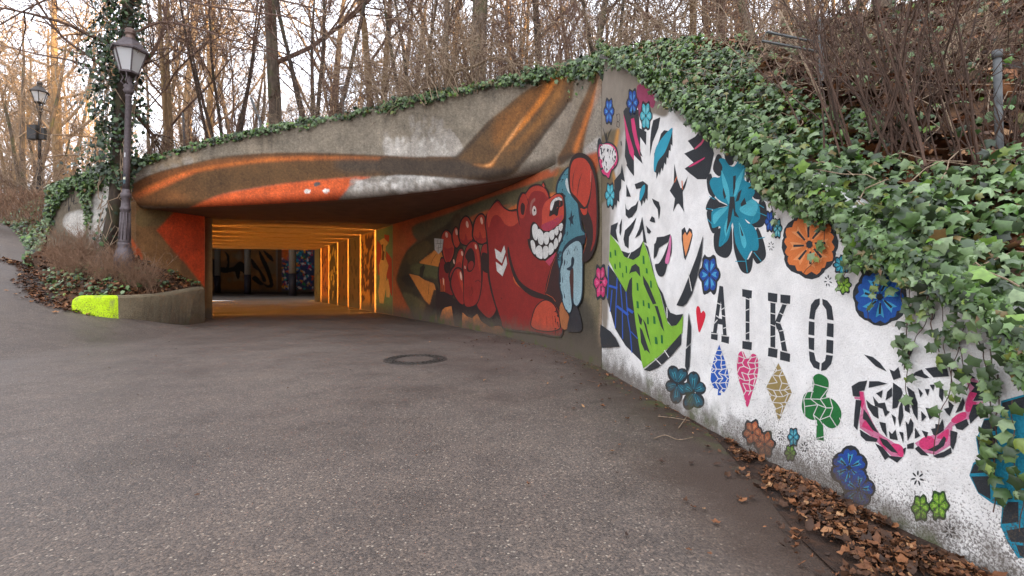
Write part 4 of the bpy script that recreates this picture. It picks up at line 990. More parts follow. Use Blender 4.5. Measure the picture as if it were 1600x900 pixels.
a(zz([(546, 392), (553, 345), (585, 312), (618, 307), (632, 335), (603, 326), (575, 350), (558, 398)]), 'dcd8d4', True)
a(zz([(403, 560), (413, 498), (440, 483), (470, 518), (502, 552), (550, 547), (600, 507), (640, 485), (642, 560), (612, 640), (562, 700), (490, 742), (440, 717), (408, 650)]), '261412', True)
for t_ in ([(420, 515), (440, 494), (458, 520), (456, 600), (437, 606), (422, 570)], [(461, 532), (496, 557), (499, 620), (485, 643), (462, 620)], [(503, 562), (537, 556), (536, 620), (520, 641), (503, 620)], [(541, 552), (573, 537), (574, 590), (556, 609), (543, 590)],
           [(577, 532), (603, 510), (604, 560), (590, 577), (578, 560)], [(608, 502), (635, 488), (634, 530), (619, 546), (607, 530)], [(408, 622), (425, 609), (440, 640), (443, 705), (422, 690)], [(446, 665), (470, 645), (491, 670), (491, 737), (462, 732), (445, 710)],
           [(497, 665), (515, 648), (533, 665), (531, 720), (500, 737)], [(536, 650), (552, 625), (571, 650), (569, 690), (540, 711)], [(573, 620), (590, 592), (603, 620), (599, 650), (577, 673)], [(606, 592), (620, 555), (629, 575), (619, 610), (608, 625)]):
    a(zz(t_), 'd8d6d2', True, step=.2)
a(zz([(512, 757), (560, 717), (590, 692), (562, 760), (540, 790)]), 'b84058')
for ch in ([(155, 668), (200, 697), (222, 645), (232, 690), (205, 772), (165, 735)], [(163, 760), (208, 792), (235, 720), (243, 775), (210, 862), (170, 825)]): a(zz(ch), 'd6d2cc')
# hat and blue friend
NVY = '1c2c3a'
a(zz([(586, 272), (596, 200), (628, 140), (665, 98), (695, 108), (705, 260), (745, 330), (762, 430), (778, 520), (806, 570), (795, 600), (780, 640), (650, 690), (628, 850), (605, 810), (596, 700), (640, 560), (655, 430), (640, 290)]), NVY, True)
a(zz([(596, 272), (606, 205), (636, 150), (668, 108), (688, 122), (695, 262), (737, 335), (750, 430), (766, 530), (793, 568), (730, 585), (665, 630), (632, 690), (615, 810), (602, 700), (650, 560), (662, 430), (646, 290), (615, 278)]), '4d8592', True)
a(zz([(654, 205), (668, 172), (680, 240), (692, 285), (670, 262)]), 'c8d4d4', True)
a(zz([(697, 395), (704, 440), (718, 430), (707, 465), (714, 502), (697, 490), (690, 524), (688, 475), (675, 455), (690, 445)]), NVY)
for yy_ in (683, 725): 
    for xx_ in (608, 620): a(zz([(xx_, yy_), (xx_ + 6, yy_), (xx_ + 6, yy_ + 30), (xx_, yy_ + 30)]), NVY)
a(zl2([(628, 60), (640, 10), (688, -42), (740, -68), (775, -40), (782, 30), (782, 200), (776, 335), (742, 402), (715, 385), (700, 420), (684, 455), (645, 405), (618, 300), (608, 200)]), NVY, True)
a(zl2([(636, 60), (646, 15), (690, -35), (740, -60), (768, -35), (774, 30), (774, 200), (768, 330), (740, 392), (716, 370), (712, 280), (690, 200), (692, 300), (700, 400), (684, 443), (650, 400), (627, 300), (616, 200)]), '9ab8c0', True)
a(zl2([(684, 180), (700, 128), (714, 150), (712, 300), (702, 345), (690, 260)]), '4a2620', True); a(zl2([(664, 135), (694, 112), (698, 65), (710, 50), (720, 75), (712, 115), (690, 148)]), NVY, True)
bear.line(zl2([(668, 40), (680, 0), (688, 30)]), .9, NVY); bear.line(zl2([(718, 10), (732, -25), (742, 5)]), .9, NVY)
for k in range(14): bear.line([(float(u), float(v)), (float(u) + .8, float(v) + 5)], .35, '5c7680', step=.1) if False else None
a(zz([(676, 130), (696, 40), (738, -2), (795, 3), (845, 55), (876, 160), (886, 300), (890, 500), (874, 640), (835, 735), (780, 765), (778, 700), (806, 640), (806, 565), (762, 440), (748, 362), (686, 270)]), DK, True)
a(zz([(842, 110), (866, 200), (875, 330), (876, 500), (866, 620), (835, 690), (852, 600), (850, 500), (832, 440), (815, 390), (832, 320), (845, 200)]), '8e241c', True)
a(zz([(690, 140), (705, 62), (740, 33), (790, 36), (828, 80), (843, 140), (834, 260), (815, 340), (795, 375), (768, 350), (730, 302), (696, 258)]), 'bc3c26', True)
bear.line(zz([(722, 118), (712, 160), (708, 220), (712, 265)]), 1.1, DK, True); bear.line(zz([(775, 140), (756, 190), (746, 250), (740, 310)]), 1.1, DK, True); bear.line(zz([(838, 120), (836, 200)]), .7, 'd8a898', True)
a(zz([(764, 385), (790, 392), (812, 385), (806, 425), (786, 432), (772, 412)]), 'bc3c26', True); bear.line(zz([(800, 560), (806, 600), (798, 650), (784, 700)]), .5, 'b84a2a')
# little grey tag and scratches
tagp = zk([(315, 235), (380, 242), (372, 318), (345, 348), (318, 315)]); a(tagp, 'b5aca2')
for q in ([(325, 250), (325, 300)], [(340, 245), (338, 275), (352, 275)], [(360, 250), (358, 300)], [(330, 305), (365, 300)], [(345, 285), (345, 330)], [(325, 275), (372, 270)]): bear.line(zk(q), .5, '4a3c30', step=.2)
bear.build('bear_mural', portal, M_CONC, 'red grinning cartoon bear mural with a teal capped figure beside it')
for (p, cc) in (([(232, 420), (225, 470), (205, 495), (208, 510), (228, 505), (240, 425)], '241c12'),):
    mm = Motif(); mm.add(zk(p), cc, True); mm.add(zk([(135, 485), (200, 500), (250, 535), (310, 560), (320, 600), (240, 570)]), 'c07436'); mm.add(zk([(250, 380), (300, 340), (340, 330), (355, 370), (340, 435), (205, 410)]), 'c4762e'); mm.add(zk([(135, 485), (310, 575), (275, 700), (200, 600)]), 'c4762e')
    mm.line(zk([(325, 345), (300, 380), (285, 420)]), .6, '3a2614'); mm.line(zk([(272, 560), (268, 630)]), .6, '3a2614'); mm.add(zk([(210, 440), (235, 420), (245, 440), (225, 500), (205, 500)]), '2c2414'); mm.build('wedge_pattern', portal, M_CONC)

# ---- white wall
zA = lambda p: Zm(930, 120, 5, p); zB = lambda p: Zm(930, 270, 5, p); zC = lambda p: Zm(930, 420, 5, p)
zF = lambda p: Zm(1080, 180, 3.4615, p); zT = lambda p: Zm(1060, 400, 2.8125, p); zR = lambda p: Zm(1300, 400, 2.8125, p)
zW = lambda p: Zm(1280, 620, 3.214, p); zG = lambda p: Zm(1320, 530, 4.5, p)
PK, CY = 'd23a72', '2c9db8'
fc = Motif(); a = fc.add
a(zA([(325, 90), (345, 60), (400, 35), (470, 70), (485, 130), (470, 200), (455, 240), (440, 240), (400, 200), (370, 230), (352, 330), (330, 220)]), '9a3c5e', True)
a(zA([(220, 270), (240, 240), (280, 250), (340, 260), (348, 400), (400, 430), (398, 535), (352, 470), (352, 600), (372, 680), (330, 640), (303, 610), (304, 775), (260, 720), (232, 620), (238, 470), (228, 330)]), BK)
a(zA([(222, 290), (236, 340), (262, 440), (304, 580), (303, 655), (270, 600), (244, 480)]), PK); a(zA([(280, 330), (304, 320), (330, 470), (355, 570), (352, 622), (316, 530), (290, 420)]), PK)
a(zA([(345, 560), (372, 625), (350, 610)]), BK)
a(zA([(510, 315), (495, 400), (450, 510), (428, 625), (430, 500), (440, 400), (455, 340)]), BK)
a(zA([(604, 430), (605, 540), (592, 525), (590, 580), (578, 572), (572, 640), (560, 625), (555, 690), (542, 670), (530, 740), (520, 710), (505, 770), (500, 740), (480, 798), (477, 750), (460, 740), (462, 600), (500, 500), (515, 445), (540, 417), (568, 422), (580, 430)]), BK)
a(zA([(605, 400), (592, 470), (545, 590), (492, 660), (468, 742), (458, 705), (465, 600), (482, 540), (530, 470), (570, 425)]), CY, True)
a(zA([(725, 500), (780, 470), (860, 380), (862, 455), (900, 480), (930, 600), (900, 740), (870, 800), (800, 800), (740, 755), (700, 718), (770, 670), (697, 600), (775, 565)]), BK)
a(zA([(775, 560), (830, 510), (858, 450), (864, 480), (832, 532), (785, 567)]), 'c8506e'); a(zA([(728, 702), (780, 670), (860, 627), (852, 642), (790, 682), (740, 706)]), PK)
a(zA([(793, 388), (820, 320), (836, 348)]), BK); a(zA([(199, 505), (206, 500), (209, 530), (203, 545)]), BK)
a(zB([(620, -70), (640, 30), (645, 50), (670, 120), (682, 118), (725, 28), (705, 110), (685, 150), (690, 260), (699, 307), (655, 240), (640, 245), (611, 302), (625, 200), (584, 140), (615, 80)]), BK)
fc.line(zB([(640, 30), (622, 75)]), 1.1, 'e07848'); fc.line(zB([(680, 62), (684, 130)]), 1.3, 'e07848')
a(zB([(150, 60), (200, 0), (210, -70), (234, 70), (205, 50), (204, 120), (190, 150), (190, 230), (176, 215), (166, 272), (156, 245), (142, 292), (130, 280), (150, 200)]), BK)
a(zB([(245, -100 + 40), (275, -10), (304, 25), (290, 0), (262, -100)]), BK)
a(zB([(245, 90), (281, 187), (245, 186)]), BK)
a(zB([(310, 88), (375, 64), (413, 95), (410, 218), (398, 195), (387, 238), (376, 212), (365, 262), (355, 225), (345, 210), (350, 150), (360, 120), (322, 127)]), BK); a(zB([(390, 93), (388, 150), (356, 217), (348, 190), (362, 120)]), CY, True)
for p in ([(238, 235), (245, 280), (262, 292), (285, 268), (318, 250), (340, 213), (328, 290), (290, 345), (262, 356), (240, 330)], [(445, 200), (500, 228), (511, 270), (508, 320), (499, 362), (490, 285), (460, 240)], [(445, 338), (465, 352), (471, 390), (445, 385), (427, 376)],
          [(400, 412), (430, 445), (440, 460), (425, 477), (410, 468)], [(325, 348), (300, 430), (265, 500), (262, 592), (235, 570), (223, 520), (235, 450), (280, 405)], [(212, 355), (207, 450), (200, 492), (192, 470), (192, 410)],
          [(125, 412), (180, 387), (163, 450), (172, 500), (185, 545), (120, 480)], [(370, 343), (385, 440), (405, 552), (380, 540), (372, 440), (352, 485), (313, 510), (345, 440)],
          [(593, 477), (572, 540), (500, 588), (482, 650), (460, 672), (463, 560), (475, 545), (485, 503), (540, 497)]): a(zB(p), BK)
a(zB([(597, 490), (600, 620), (570, 700), (548, 785), (520, 812), (490, 790), (470, 718), (502, 705), (540, 640), (575, 550)]), BK, True); a(zB([(590, 488), (598, 545), (582, 690), (562, 712), (550, 688), (573, 590)]), 'd878a8', True)
a(zB([(197, 605), (262, 627), (300, 615), (350, 580), (382, 525), (352, 645), (300, 682), (235, 660)]), BK); fc.line(zB([(282, 620), (258, 668)]), 1.1, 'e4e3e1')
# scarf
GR = '86bc38'
a(zC([(120, -270), (190, -180), (230, -95), (300, -68), (350, -100), (378, -217), (415, -120), (455, 20), (500, 150), (545, 330), (570, 420), (600, 450), (640, 440), (692, 362), (685, 500), (560, 630), (480, 702), (378, 778), (365, 720), (340, 560), (300, 350), (290, 200), (290, 60), (245, 180), (150, 20), (110, -65)]), GR)
a(zC([(105, -35), (160, 40), (245, 182), (270, 90), (292, 62), (292, 200), (320, 430), (366, 725), (240, 600), (160, 470), (100, 250), (80, 170), (100, 120)]), BK)
BL = '2a58b8'
for q, w_ in (([(175, 70), (165, 300), (160, 465)], 1.5), ([(200, 120), (215, 300), (218, 548)], 1.5), ([(244, 180), (258, 380), (278, 500), (290, 655)], 1.5), ([(135, 165), (120, 335)], 1.4), ([(112, 132), (176, 152)], 3.4), ([(172, 290), (262, 362)], 3.6), ([(252, 310), (300, 342)], 4), ([(272, 480), (335, 545)], 1.4), ([(106, -20), (104, 130), (98, 230)], 1.4)): fc.line(zC(q), w_, BL, step=.3)
for p in ([(268, 42), (288, -20), (320, -40), (350, -12), (358, 65), (322, 20), (285, 28)], [(375, 50), (420, 120), (482, 272), (455, 278), (420, 205), (383, 120)], [(468, 288), (493, 293), (522, 390), (545, 495), (518, 450)], [(334, 342), (372, 395), (365, 442), (350, 425)],
          [(377, 392), (402, 432), (444, 610), (410, 520)], [(352, 455), (372, 478), (434, 664), (402, 632), (393, 645), (362, 575)], [(392, -195), (415, -172), (470, 65), (500, 155), (456, 25), (430, -90)],
          [(480, 108), (530, 190), (562, 290), (592, 342), (640, 360), (693, 352), (670, 400), (640, 440), (600, 448), (570, 405), (545, 305), (518, 200)], [(678, 503), (676, 590), (600, 680), (500, 770), (430, 800), (385, 790), (480, 712), (560, 640)]): a(zC(p), BK)
for q in ([(545, 636), (582, 692)], [(472, 700), (522, 752)], [(455, 283), (490, 286)], [(565, 300), (568, 385)]): fc.line(zC(q), 1.5, 'e4e3e1' if q[0][0] != 455 else GR)
for (x_, y_, w_, h_2) in ((124, -110, 14, 50), (162, -125, 14, 50), (160, -20, 12, 45), (198, -30, 12, 50), (248, 5, 12, 60), (220, 50, 10, 40), (383, -70, 16, 70), (408, 15, 16, 45), (336, 140, 16, 65), (441, 120, 16, 60), (337, 280, 20, 60), (383, 268, 14, 50), (425, 288, 18, 48), (417, 405, 16, 60), (468, 400, 20, 65), (482, 560, 24, 60), (527, 550, 18, 70)):
    a(zC([(x_ - w_ / 2, y_ - h_2 / 2), (x_ + w_ * .3, y_ - h_2 / 2 + 6), (x_ + w_ / 2, y_ + h_2 / 2), (x_ - w_ * .4, y_ + h_2 / 2 - 5)]), '1c6e34', step=.1)
for p in ([(850, -262), (836, -90), (802, 60), (770, 165), (764, 190), (720, 270), (690, 293), (640, 285), (690, 180), (748, 35), (800, -100)], [(736, 343), (755, 450), (752, 580), (718, 612), (728, 450)], [(752, 592), (742, 760), (725, 810), (708, 760), (714, 628)], [(48, 433), (130, 490), (170, 540), (202, 607), (60, 618), (45, 520)]): a(zC(p), BK)
fc.line(zC([(742, 35), (770, 175)]), 1.4, 'e4e3e1')
fc.build('painted_face', wwall, M_WALL, 'stencilled black and green woman portrait with scarf')
# small skull butterfly
bf = Motif(); a = bf.add
a(zA([(22, 500), (40, 480), (60, 520), (95, 505), (140, 520), (172, 560), (184, 640), (170, 700), (130, 740), (115, 800), (85, 780), (60, 770), (34, 700), (18, 600)]), BK, True)
a(zA([(36, 530), (60, 530), (95, 520), (138, 535), (165, 570), (176, 640), (165, 690), (125, 735), (108, 790), (88, 770), (62, 755), (42, 700), (28, 600)]), PK, True)
a(zA([(42, 540), (70, 528), (120, 535), (160, 580), (165, 650), (120, 720), (90, 750), (60, 700), (38, 610)]), 'd8d6d4', True)
rng = random.Random(4)
for k in range(26):
    x_, y_ = rng.uniform(45, 155), rng.uniform(540, 720); a(zA([(x_, y_), (x_ + rng.uniform(6, 14), y_ + rng.uniform(0, 14)), (x_ + rng.uniform(-4, 8), y_ + rng.uniform(25, 50))]), BK, step=.1)
bf.line(zA([(62, 395), (75, 440), (88, 510)]), 1.0, BK, True); bf.line(zA([(130, 405), (110, 440), (92, 510)]), 1.0, BK, True); bf.line(zA([(88, 440), (90, 515)]), 1.8, BK, True)
bf.build('painted_butterfly', wwall, M_CONC)
sg = Motif(); 
for q in ([(165, 290), (172, 330), (168, 390)], [(168, 300), (190, 290), (192, 340), (172, 350)], [(172, 350), (190, 360), (185, 395), (170, 385)]): sg.line(cr_open(zA(q), 4), .7, '33302e')
sg.build('scrawled_tag', wwall, M_CONC)
# flowers
def flower(name, cx, cy, rx, ry, col, light, rot=0, n=6, dark=BK, parent=wwall, mat=M_WALL, label=None, fade=False):
    m_ = Motif(); rg = random.Random(int(cx * 7 + cy))
    if rx < 17:
        n = max(n, 6)
        def ros(s_, am, nn): return [(cx + rx * s_ * (1 + am * math.cos(n * t + rot)) * math.cos(t) * rg.uniform(.95, 1.05), cy + ry * s_ * (1 + am * math.cos(n * t + rot)) * math.sin(t) * rg.uniform(.95, 1.05)) for t in np.linspace(0, 2 * math.pi, nn, endpoint=False)]
        m_.add(ros(1.0, .13, 44), dark); m_.add(ros(.80, .16, 44), col)
        for k in range(n):
            th = (2 * math.pi * k - rot) / n; c_, s_ = math.cos(th), math.sin(th); px_, py_ = -s_ * .12, c_ * .12
            m_.add([(cx + rx * (.2 * c_), cy + ry * (.2 * s_)), (cx + rx * (.5 * c_ + px_), cy + ry * (.5 * s_ + py_)), (cx + rx * (.72 * c_ + px_ * 1.3), cy + ry * (.72 * s_ + py_ * 1.3)), (cx + rx * (.6 * c_), cy + ry * (.6 * s_)), (cx + rx * (.74 * c_ - px_), cy + ry * (.74 * s_ - py_)), (cx + rx * (.45 * c_ - px_), cy + ry * (.45 * s_ - py_))], light, step=.1)
            th += math.pi / n; c_, s_ = math.cos(th), math.sin(th); px_, py_ = -s_ * .05, c_ * .05
            m_.add([(cx + rx * .12 * c_, cy + ry * .12 * s_), (cx + rx * (.6 * c_ + px_), cy + ry * (.6 * s_ + py_)), (cx + rx * .8 * c_, cy + ry * .8 * s_), (cx + rx * (.6 * c_ - px_), cy + ry * (.6 * s_ - py_))], dark, step=.1)
        m_.add(ell(cx, cy, rx * .13, ry * .13), dark); m_.build(name, parent, mat, label); return m_
    for k in range(n):
        th = 2 * math.pi * (k + .5) / n + rot; q = rg.uniform(.9, 1.1)
        px_, py_ = cx + .56 * rx * math.cos(th), cy + .58 * ry * math.sin(th)
        ang = math.atan2(math.sin(th) * ry, math.cos(th) * rx); rr_ = math.hypot(rx * math.cos(th), ry * math.sin(th))
        m_.add(ell(px_, py_, rr_ * .52 * q, min(rx, ry) * .60, ang), dark, step=.1)
    for k in range(n):
        th = 2 * math.pi * (k + .5) / n + rot; ang = math.atan2(math.sin(th) * ry, math.cos(th) * rx); rr_ = math.hypot(rx * math.cos(th), ry * math.sin(th)); mn = min(rx, ry)
        px_, py_ = cx + .50 * rx * math.cos(th), cy + .52 * ry * math.sin(th); w2 = mn * .36
        P_ = rotp(px_, py_, [(-rr_ * .42, 0), (-rr_ * .1, w2 * .8), (rr_ * .25, w2 * 1.1), (rr_ * .42, w2 * .55), (rr_ * .33, 0), (rr_ * .44, -w2 * .5), (rr_ * .25, -w2 * 1.1), (-rr_ * .1, -w2 * .8)], ang)
        m_.add(P_, col, True, 2, step=.15)
        m_.add(rotp(px_, py_, [(-rr_ * .38, 0), (-rr_ * .05, w2 * .35), (rr_ * .22, w2 * .5), (rr_ * .12, 0), (rr_ * .24, -w2 * .4), (-rr_ * .05, -w2 * .3)], ang), light, step=.15)
        m_.add(rotp(px_, py_, [(-rr_ * .3, w2 * .1), (rr_ * .1, w2 * .16), (rr_ * .1, -w2 * .1), (-rr_ * .3, -w2 * .1)], ang + .05), dark, step=.15) if mn > 9 else None
    m_.add(ell(cx, cy, rx * .12, ry * .12), dark)
    m_.build(name, parent, mat, label); return m_
BLU, LB = '1f4a9e', '4a8ccc'
flower('painted_flower', 951.6, 174, 8, 21, BLU, LB, 0, 6, mat=M_CONC, label='small blue flower on bare concrete')
flower('painted_flower', 988.5, 161, 9, 23, BLU, LB, .3); flower('painted_flower', 1009.3, 181, 9.5, 23, '4ab4c4', '7ccad4', 0)
flower('painted_flower', 953.4, 305, 8, 20, '3fa6b8', '6cc0cc', 0, mat=M_CONC); flower('painted_flower', 939, 441, 11, 28, 'c42e68', 'd8608a', .2, label='pink flower at the wall corner')
flower('painted_flower', 1108.7, 429, 16, 31, BLU, '4aa0d0', .1, 6); flower('painted_flower', 1202.8, 346, 7.5, 17, BLU, '3468b8', 0); flower('painted_flower', 1215, 357, 7, 16, '3fa6b8', '8cd0d8', 0)
flower('painted_flower', 1315.5, 414, 13, 15, '1f7e96', '3fa6b8', 0, 8); flower('painted_flower', 1318.8, 445.5, 11.5, 14, '84b832', 'a8d058', .2, 7)
flower('painted_flower', 1375, 464, 40, 43, '1d56a8', '44a4d0', .2, 7); flower('painted_flower', 1058, 600, 17, 30, '24586a', '3a8ea0', -.2, 5); flower('painted_flower', 1084, 612, 18, 30, '24586a', '3a8ea0', .3, 5); flower('painted_flower', 1176, 676, 15, 20, 'b8623c', 'd88a5c', .6, 5); flower('painted_flower', 1195, 694, 16, 22, 'b8623c', 'd88a5c', .2, 5)
flower('painted_flower', 1240, 683, 9, 15, '2f8aa4', '6cc0cc', 0, 5); flower('painted_flower', 1235, 708, 9, 13, '6c9c2c', '8cb84c', 0, 5)
flower('painted_flower', 1327, 731, 27, 31, BLU, '44a0c0', .1, 6); flower('painted_flower', 1341, 765, 25, 28, BLU, '44a0c0', .5, 5)
flower('painted_flower', 1438.7, 794, 14, 21, '6c9e2a', '9cc44c', .3, 6, '2c4a24'); flower('painted_flower', 1467.6, 790, 15, 23, '6c9e2a', '9cc44c', .1, 6, '2c4a24')
flower('painted_flower', 1265, 382, 42, 50, 'd8783c', 'e89860', .3, 8, label='large orange flower under the ivy')
def aster(cx, cy, rx, ry):
    m_ = Motif()
    for k in range(7):
        th = 2 * math.pi * k / 7 + .3; m_.add(ell(cx + .62 * rx * math.cos(th), cy + .62 * ry * math.sin(th), rx * .36, rx * .13, math.atan2(math.sin(th) * ry, math.cos(th) * rx), 8), BK, step=.1)
    m_.build('painted_star', wwall, M_WALL)
for q in ((1205, 384.5, 5.5, 9), (1294, 439, 7, 11), (1434, 747, 11, 13), (1220, 681, 6, 9), (1257, 699, 7, 10), (1484, 830, 11, 12), (1186 + 26, 640 - 240 + 18, 0.01, .01)):
    if q[2] > 1: aster(*q)
# big turquoise flower
m_ = Motif(); a = m_.add
for p in ([(85, 345), (110, 320), (130, 440), (95, 420)], [(85, 480), (115, 440), (160, 480), (150, 500), (85, 515)], [(85, 520), (120, 520), (150, 600), (120, 640), (95, 590)], [(125, 640), (160, 610), (200, 640), (218, 600), (222, 720), (195, 770), (150, 760), (125, 720)],
          [(230, 600), (260, 640), (300, 780), (333, 740), (330, 820), (310, 856), (270, 840), (240, 760), (228, 690)], [(330, 740), (355, 610), (385, 660), (402, 720), (402, 770), (365, 803), (345, 790)], [(345, 570), (370, 460), (400, 470), (410, 530), (395, 590), (360, 608), (300, 590)],
          [(320, 350), (370, 345), (410, 390), (400, 450), (340, 450), (330, 400)], [(265, 215), (310, 240), (330, 290), (325, 340), (300, 362), (290, 260)], [(180, 190), (205, 170), (232, 195), (230, 260), (205, 270), (185, 240)], [(118, 290), (140, 215), (165, 225), (175, 300), (150, 330)]): a(zF(p), BK, True, step=.1)
a(zF([(100, 370), (120, 335), (155, 335), (170, 280), (150, 240), (180, 235), (205, 270), (235, 275), (268, 225), (285, 250), (300, 260), (290, 350), (330, 370), (345, 420), (330, 450), (365, 480), (372, 560), (320, 590), (290, 560), (345, 610), (365, 680), (360, 730), (325, 735), (300, 782), (275, 760), (240, 690), (225, 580), (205, 660), (185, 690), (150, 710), (160, 620), (150, 600), (115, 610), (110, 560), (120, 510), (200, 490), (140, 450)]), '1787a0', True, 3)
for q in ([(165, 300), (190, 400), (205, 480)], [(285, 290), (250, 380), (232, 450)], [(215, 530), (195, 600), (190, 660)], [(260, 580), (285, 680), (290, 720)]): m_.line(cr_open(zF(q), 4), 8, '4cb4c8', True)
a(zF([(265, 500), (330, 455), (362, 490), (340, 545), (280, 530)]), '4cb4c8', True); a(zF([(120, 540), (165, 505), (200, 500), (150, 560), (125, 590)]), '4cb4c8', True)
for p in ([(175, 390), (190, 440), (180, 455), (172, 420)], [(228, 330), (243, 325), (240, 390), (228, 440)], [(275, 400), (260, 460), (240, 470), (255, 420)], [(290, 445), (300, 480), (272, 495), (268, 480)], [(212, 440), (235, 440), (240, 520), (262, 555), (235, 545), (228, 500), (215, 570), (190, 640), (200, 540)], [(262, 590), (285, 650), (275, 655)], [(155, 470), (200, 490), (150, 500)]): a(zF(p), BK, step=.1)
for q in ([(100, 440), (130, 455)], [(85, 505), (120, 510)], [(240, 790), (300, 790)], [(295, 770), (305, 850)], [(340, 740), (380, 790)], [(355, 670), (400, 660)], [(350, 520), (410, 545)], [(320, 590), (345, 540)], [(170, 700), (200, 640)], [(88, 560), (115, 590)], [(360, 480), (395, 500)]): m_.line(zF(q), 1.2, '2c9db8', step=.1)
m_.build('painted_flower', wwall, M_WALL, 'largest turquoise flower with black tipped petals')
# hearts
m_ = Motif(); m_.add(zB([(676, 445), (700, 424), (716, 470), (735, 430), (756, 445), (763, 490), (737, 600), (705, 684), (694, 660), (676, 520)]), BK); m_.add(zB([(685, 490), (704, 462), (718, 492), (740, 455), (758, 480), (730, 580), (708, 650), (690, 560)]), 'e8945c'); m_.build('painted_heart', wwall, M_WALL, 'orange heart with black shadow')
m_ = Motif(); m_.add(zC([(789, 330), (800, 291), (818, 305), (828, 345), (845, 327), (863, 355), (852, 410), (815, 497), (800, 440)]), 'd8203a', True); m_.build('painted_heart', wwall, M_WALL, 'plain red heart')
def cracked(name, polys, col, label, seed, bx, n=26):
    m_ = Motif()
    for p, sm in polys: m_.add(zT(p), col, sm)
    rg = random.Random(seed); x0, y0, x1, y1 = bx
    def inside(x, y):
        for p, _ in polys:
            c_ = False
            for i in range(len(p)):
                (ax, ay), (bx_, by) = p[i], p[(i + 1) % len(p)]
                if (ay > y) != (by > y) and x < (bx_ - ax) * (y - ay) / (by - ay) + ax: c_ = not c_
            if c_: return True
        return False
    nx_, ny_ = 4, max(5, int((y1 - y0) / (x1 - x0) * 4.2)); g3 = {}
    for i in range(nx_ + 1):
        for j in range(ny_ + 1): g3[i, j] = (x0 + (i + (j % 2) * .5 + rg.uniform(-.28, .28)) * (x1 - x0) / nx_, y0 + (j + rg.uniform(-.3, .3)) * (y1 - y0) / ny_)
    for i in range(nx_ + 1):
        for j in range(ny_ + 1):
            for d in ((1, 0), (0, 1)):
                if rg.random() < .15: continue
                q = g3.get((i + d[0], j + d[1]))
                if q:
                    p = g3[i, j]
                    if inside(*p) or inside(*q) or inside((p[0] + q[0]) / 2, (p[1] + q[1]) / 2): m_.line(zT([p, q]), 1.35, 'dddbd8', step=.02)
    m_.build(name, wwall, M_WALL, label)
cracked('painted_spade', [([(180, 390), (195, 430), (215, 490), (224, 540), (215, 580), (200, 600), (187, 588), (188, 612), (173, 612), (175, 585), (155, 580), (142, 545), (145, 500), (160, 440)], False)], '1e56b0', 'blue mosaic spade', 1, (140, 395, 225, 600))
cracked('painted_heart', [([(258, 460), (268, 425), (285, 420), (303, 452), (325, 430), (345, 440), (352, 480), (345, 540), (325, 600), (303, 665), (285, 600), (262, 530)], True)], 'd03c74', 'pink mosaic heart', 2, (256, 420, 354, 660))
cracked('painted_diamond', [([(440, 470), (470, 530), (499, 600), (470, 660), (442, 727), (420, 660), (387, 575), (415, 520)], False)], '9c8752', 'tan mosaic diamond', 3, (387, 475, 500, 720))
cracked('painted_club', [([(590, 560), (596, 528), (622, 518), (655, 538), (661, 575), (645, 612), (610, 612), (594, 595)], True), ([(545, 640), (556, 606), (590, 597), (622, 620), (632, 680), (600, 720), (560, 706), (544, 672)], True), ([(635, 640), (645, 622), (685, 634), (716, 682), (707, 738), (675, 757), (640, 738), (622, 690)], True),
                         ([(600, 600), (650, 605), (650, 730), (600, 720)], False), ([(610, 715), (636, 722), (640, 812), (606, 805)], False)], '1c7034', 'green mosaic club', 5, (546, 525, 712, 800))
# lettering
LT = '2f343a'
def letter(ch, polys, cuts):
    m_ = Motif()
    for p in polys: m_.add(zT(p), LT, step=.3)
    for q in cuts: m_.line(zT(q), 1.5, 'e0dedc', step=.1)
    m_.build('painted_letter', wwall, M_WALL, 'black stencilled letter ' + ch)
letter('A', [[(145, 333), (174, 340), (172, 371), (143, 364)], [(190, 345), (224, 352), (222, 386), (189, 377)], [(181, 131), (196, 134), (168, 342), (152, 338)], [(183, 131), (197, 134), (213, 350), (197, 348)], [(170, 272), (204, 280), (204, 304), (168, 297)]],
       [[(168, 205), (190, 215)], [(182, 240), (208, 225)], [(155, 300), (172, 280)], [(192, 262), (212, 268)], [(198, 318), (216, 312)], [(145, 340), (175, 343)], [(188, 349), (225, 353)], [(166, 262), (182, 272)]])
letter('I', [[(281, 145), (324, 152), (322, 186), (281, 178)], [(296, 180), (313, 182), (313, 376), (296, 372)], [(282, 373), (324, 379), (322, 414), (281, 407)]], [[(294, 240), (315, 232)], [(294, 290), (315, 292)], [(294, 342), (315, 334)], [(294, 185), (315, 192)], [(294, 370), (315, 371)]])
letter('K', [[(394, 160), (436, 166), (434, 204), (394, 197)], [(449, 169), (493, 173), (491, 211), (449, 205)], [(405, 198), (427, 203), (426, 408), (405, 404)], [(460, 206), (479, 209), (434, 326), (425, 290)], [(431, 300), (442, 280), (462, 330), (479, 420), (456, 416), (444, 345)], [(396, 403), (437, 410), (434, 448), (394, 440)], [(448, 418), (492, 430), (490, 466), (447, 456)]],
       [[(402, 250), (430, 256)], [(402, 300), (430, 310)], [(402, 355), (430, 350)], [(445, 250), (468, 262)], [(430, 290), (452, 296)], [(445, 330), (468, 325)], [(450, 378), (480, 370)], [(400, 201), (432, 207)], [(455, 209), (484, 214)], [(402, 400), (430, 407)], [(450, 416), (484, 424)]])
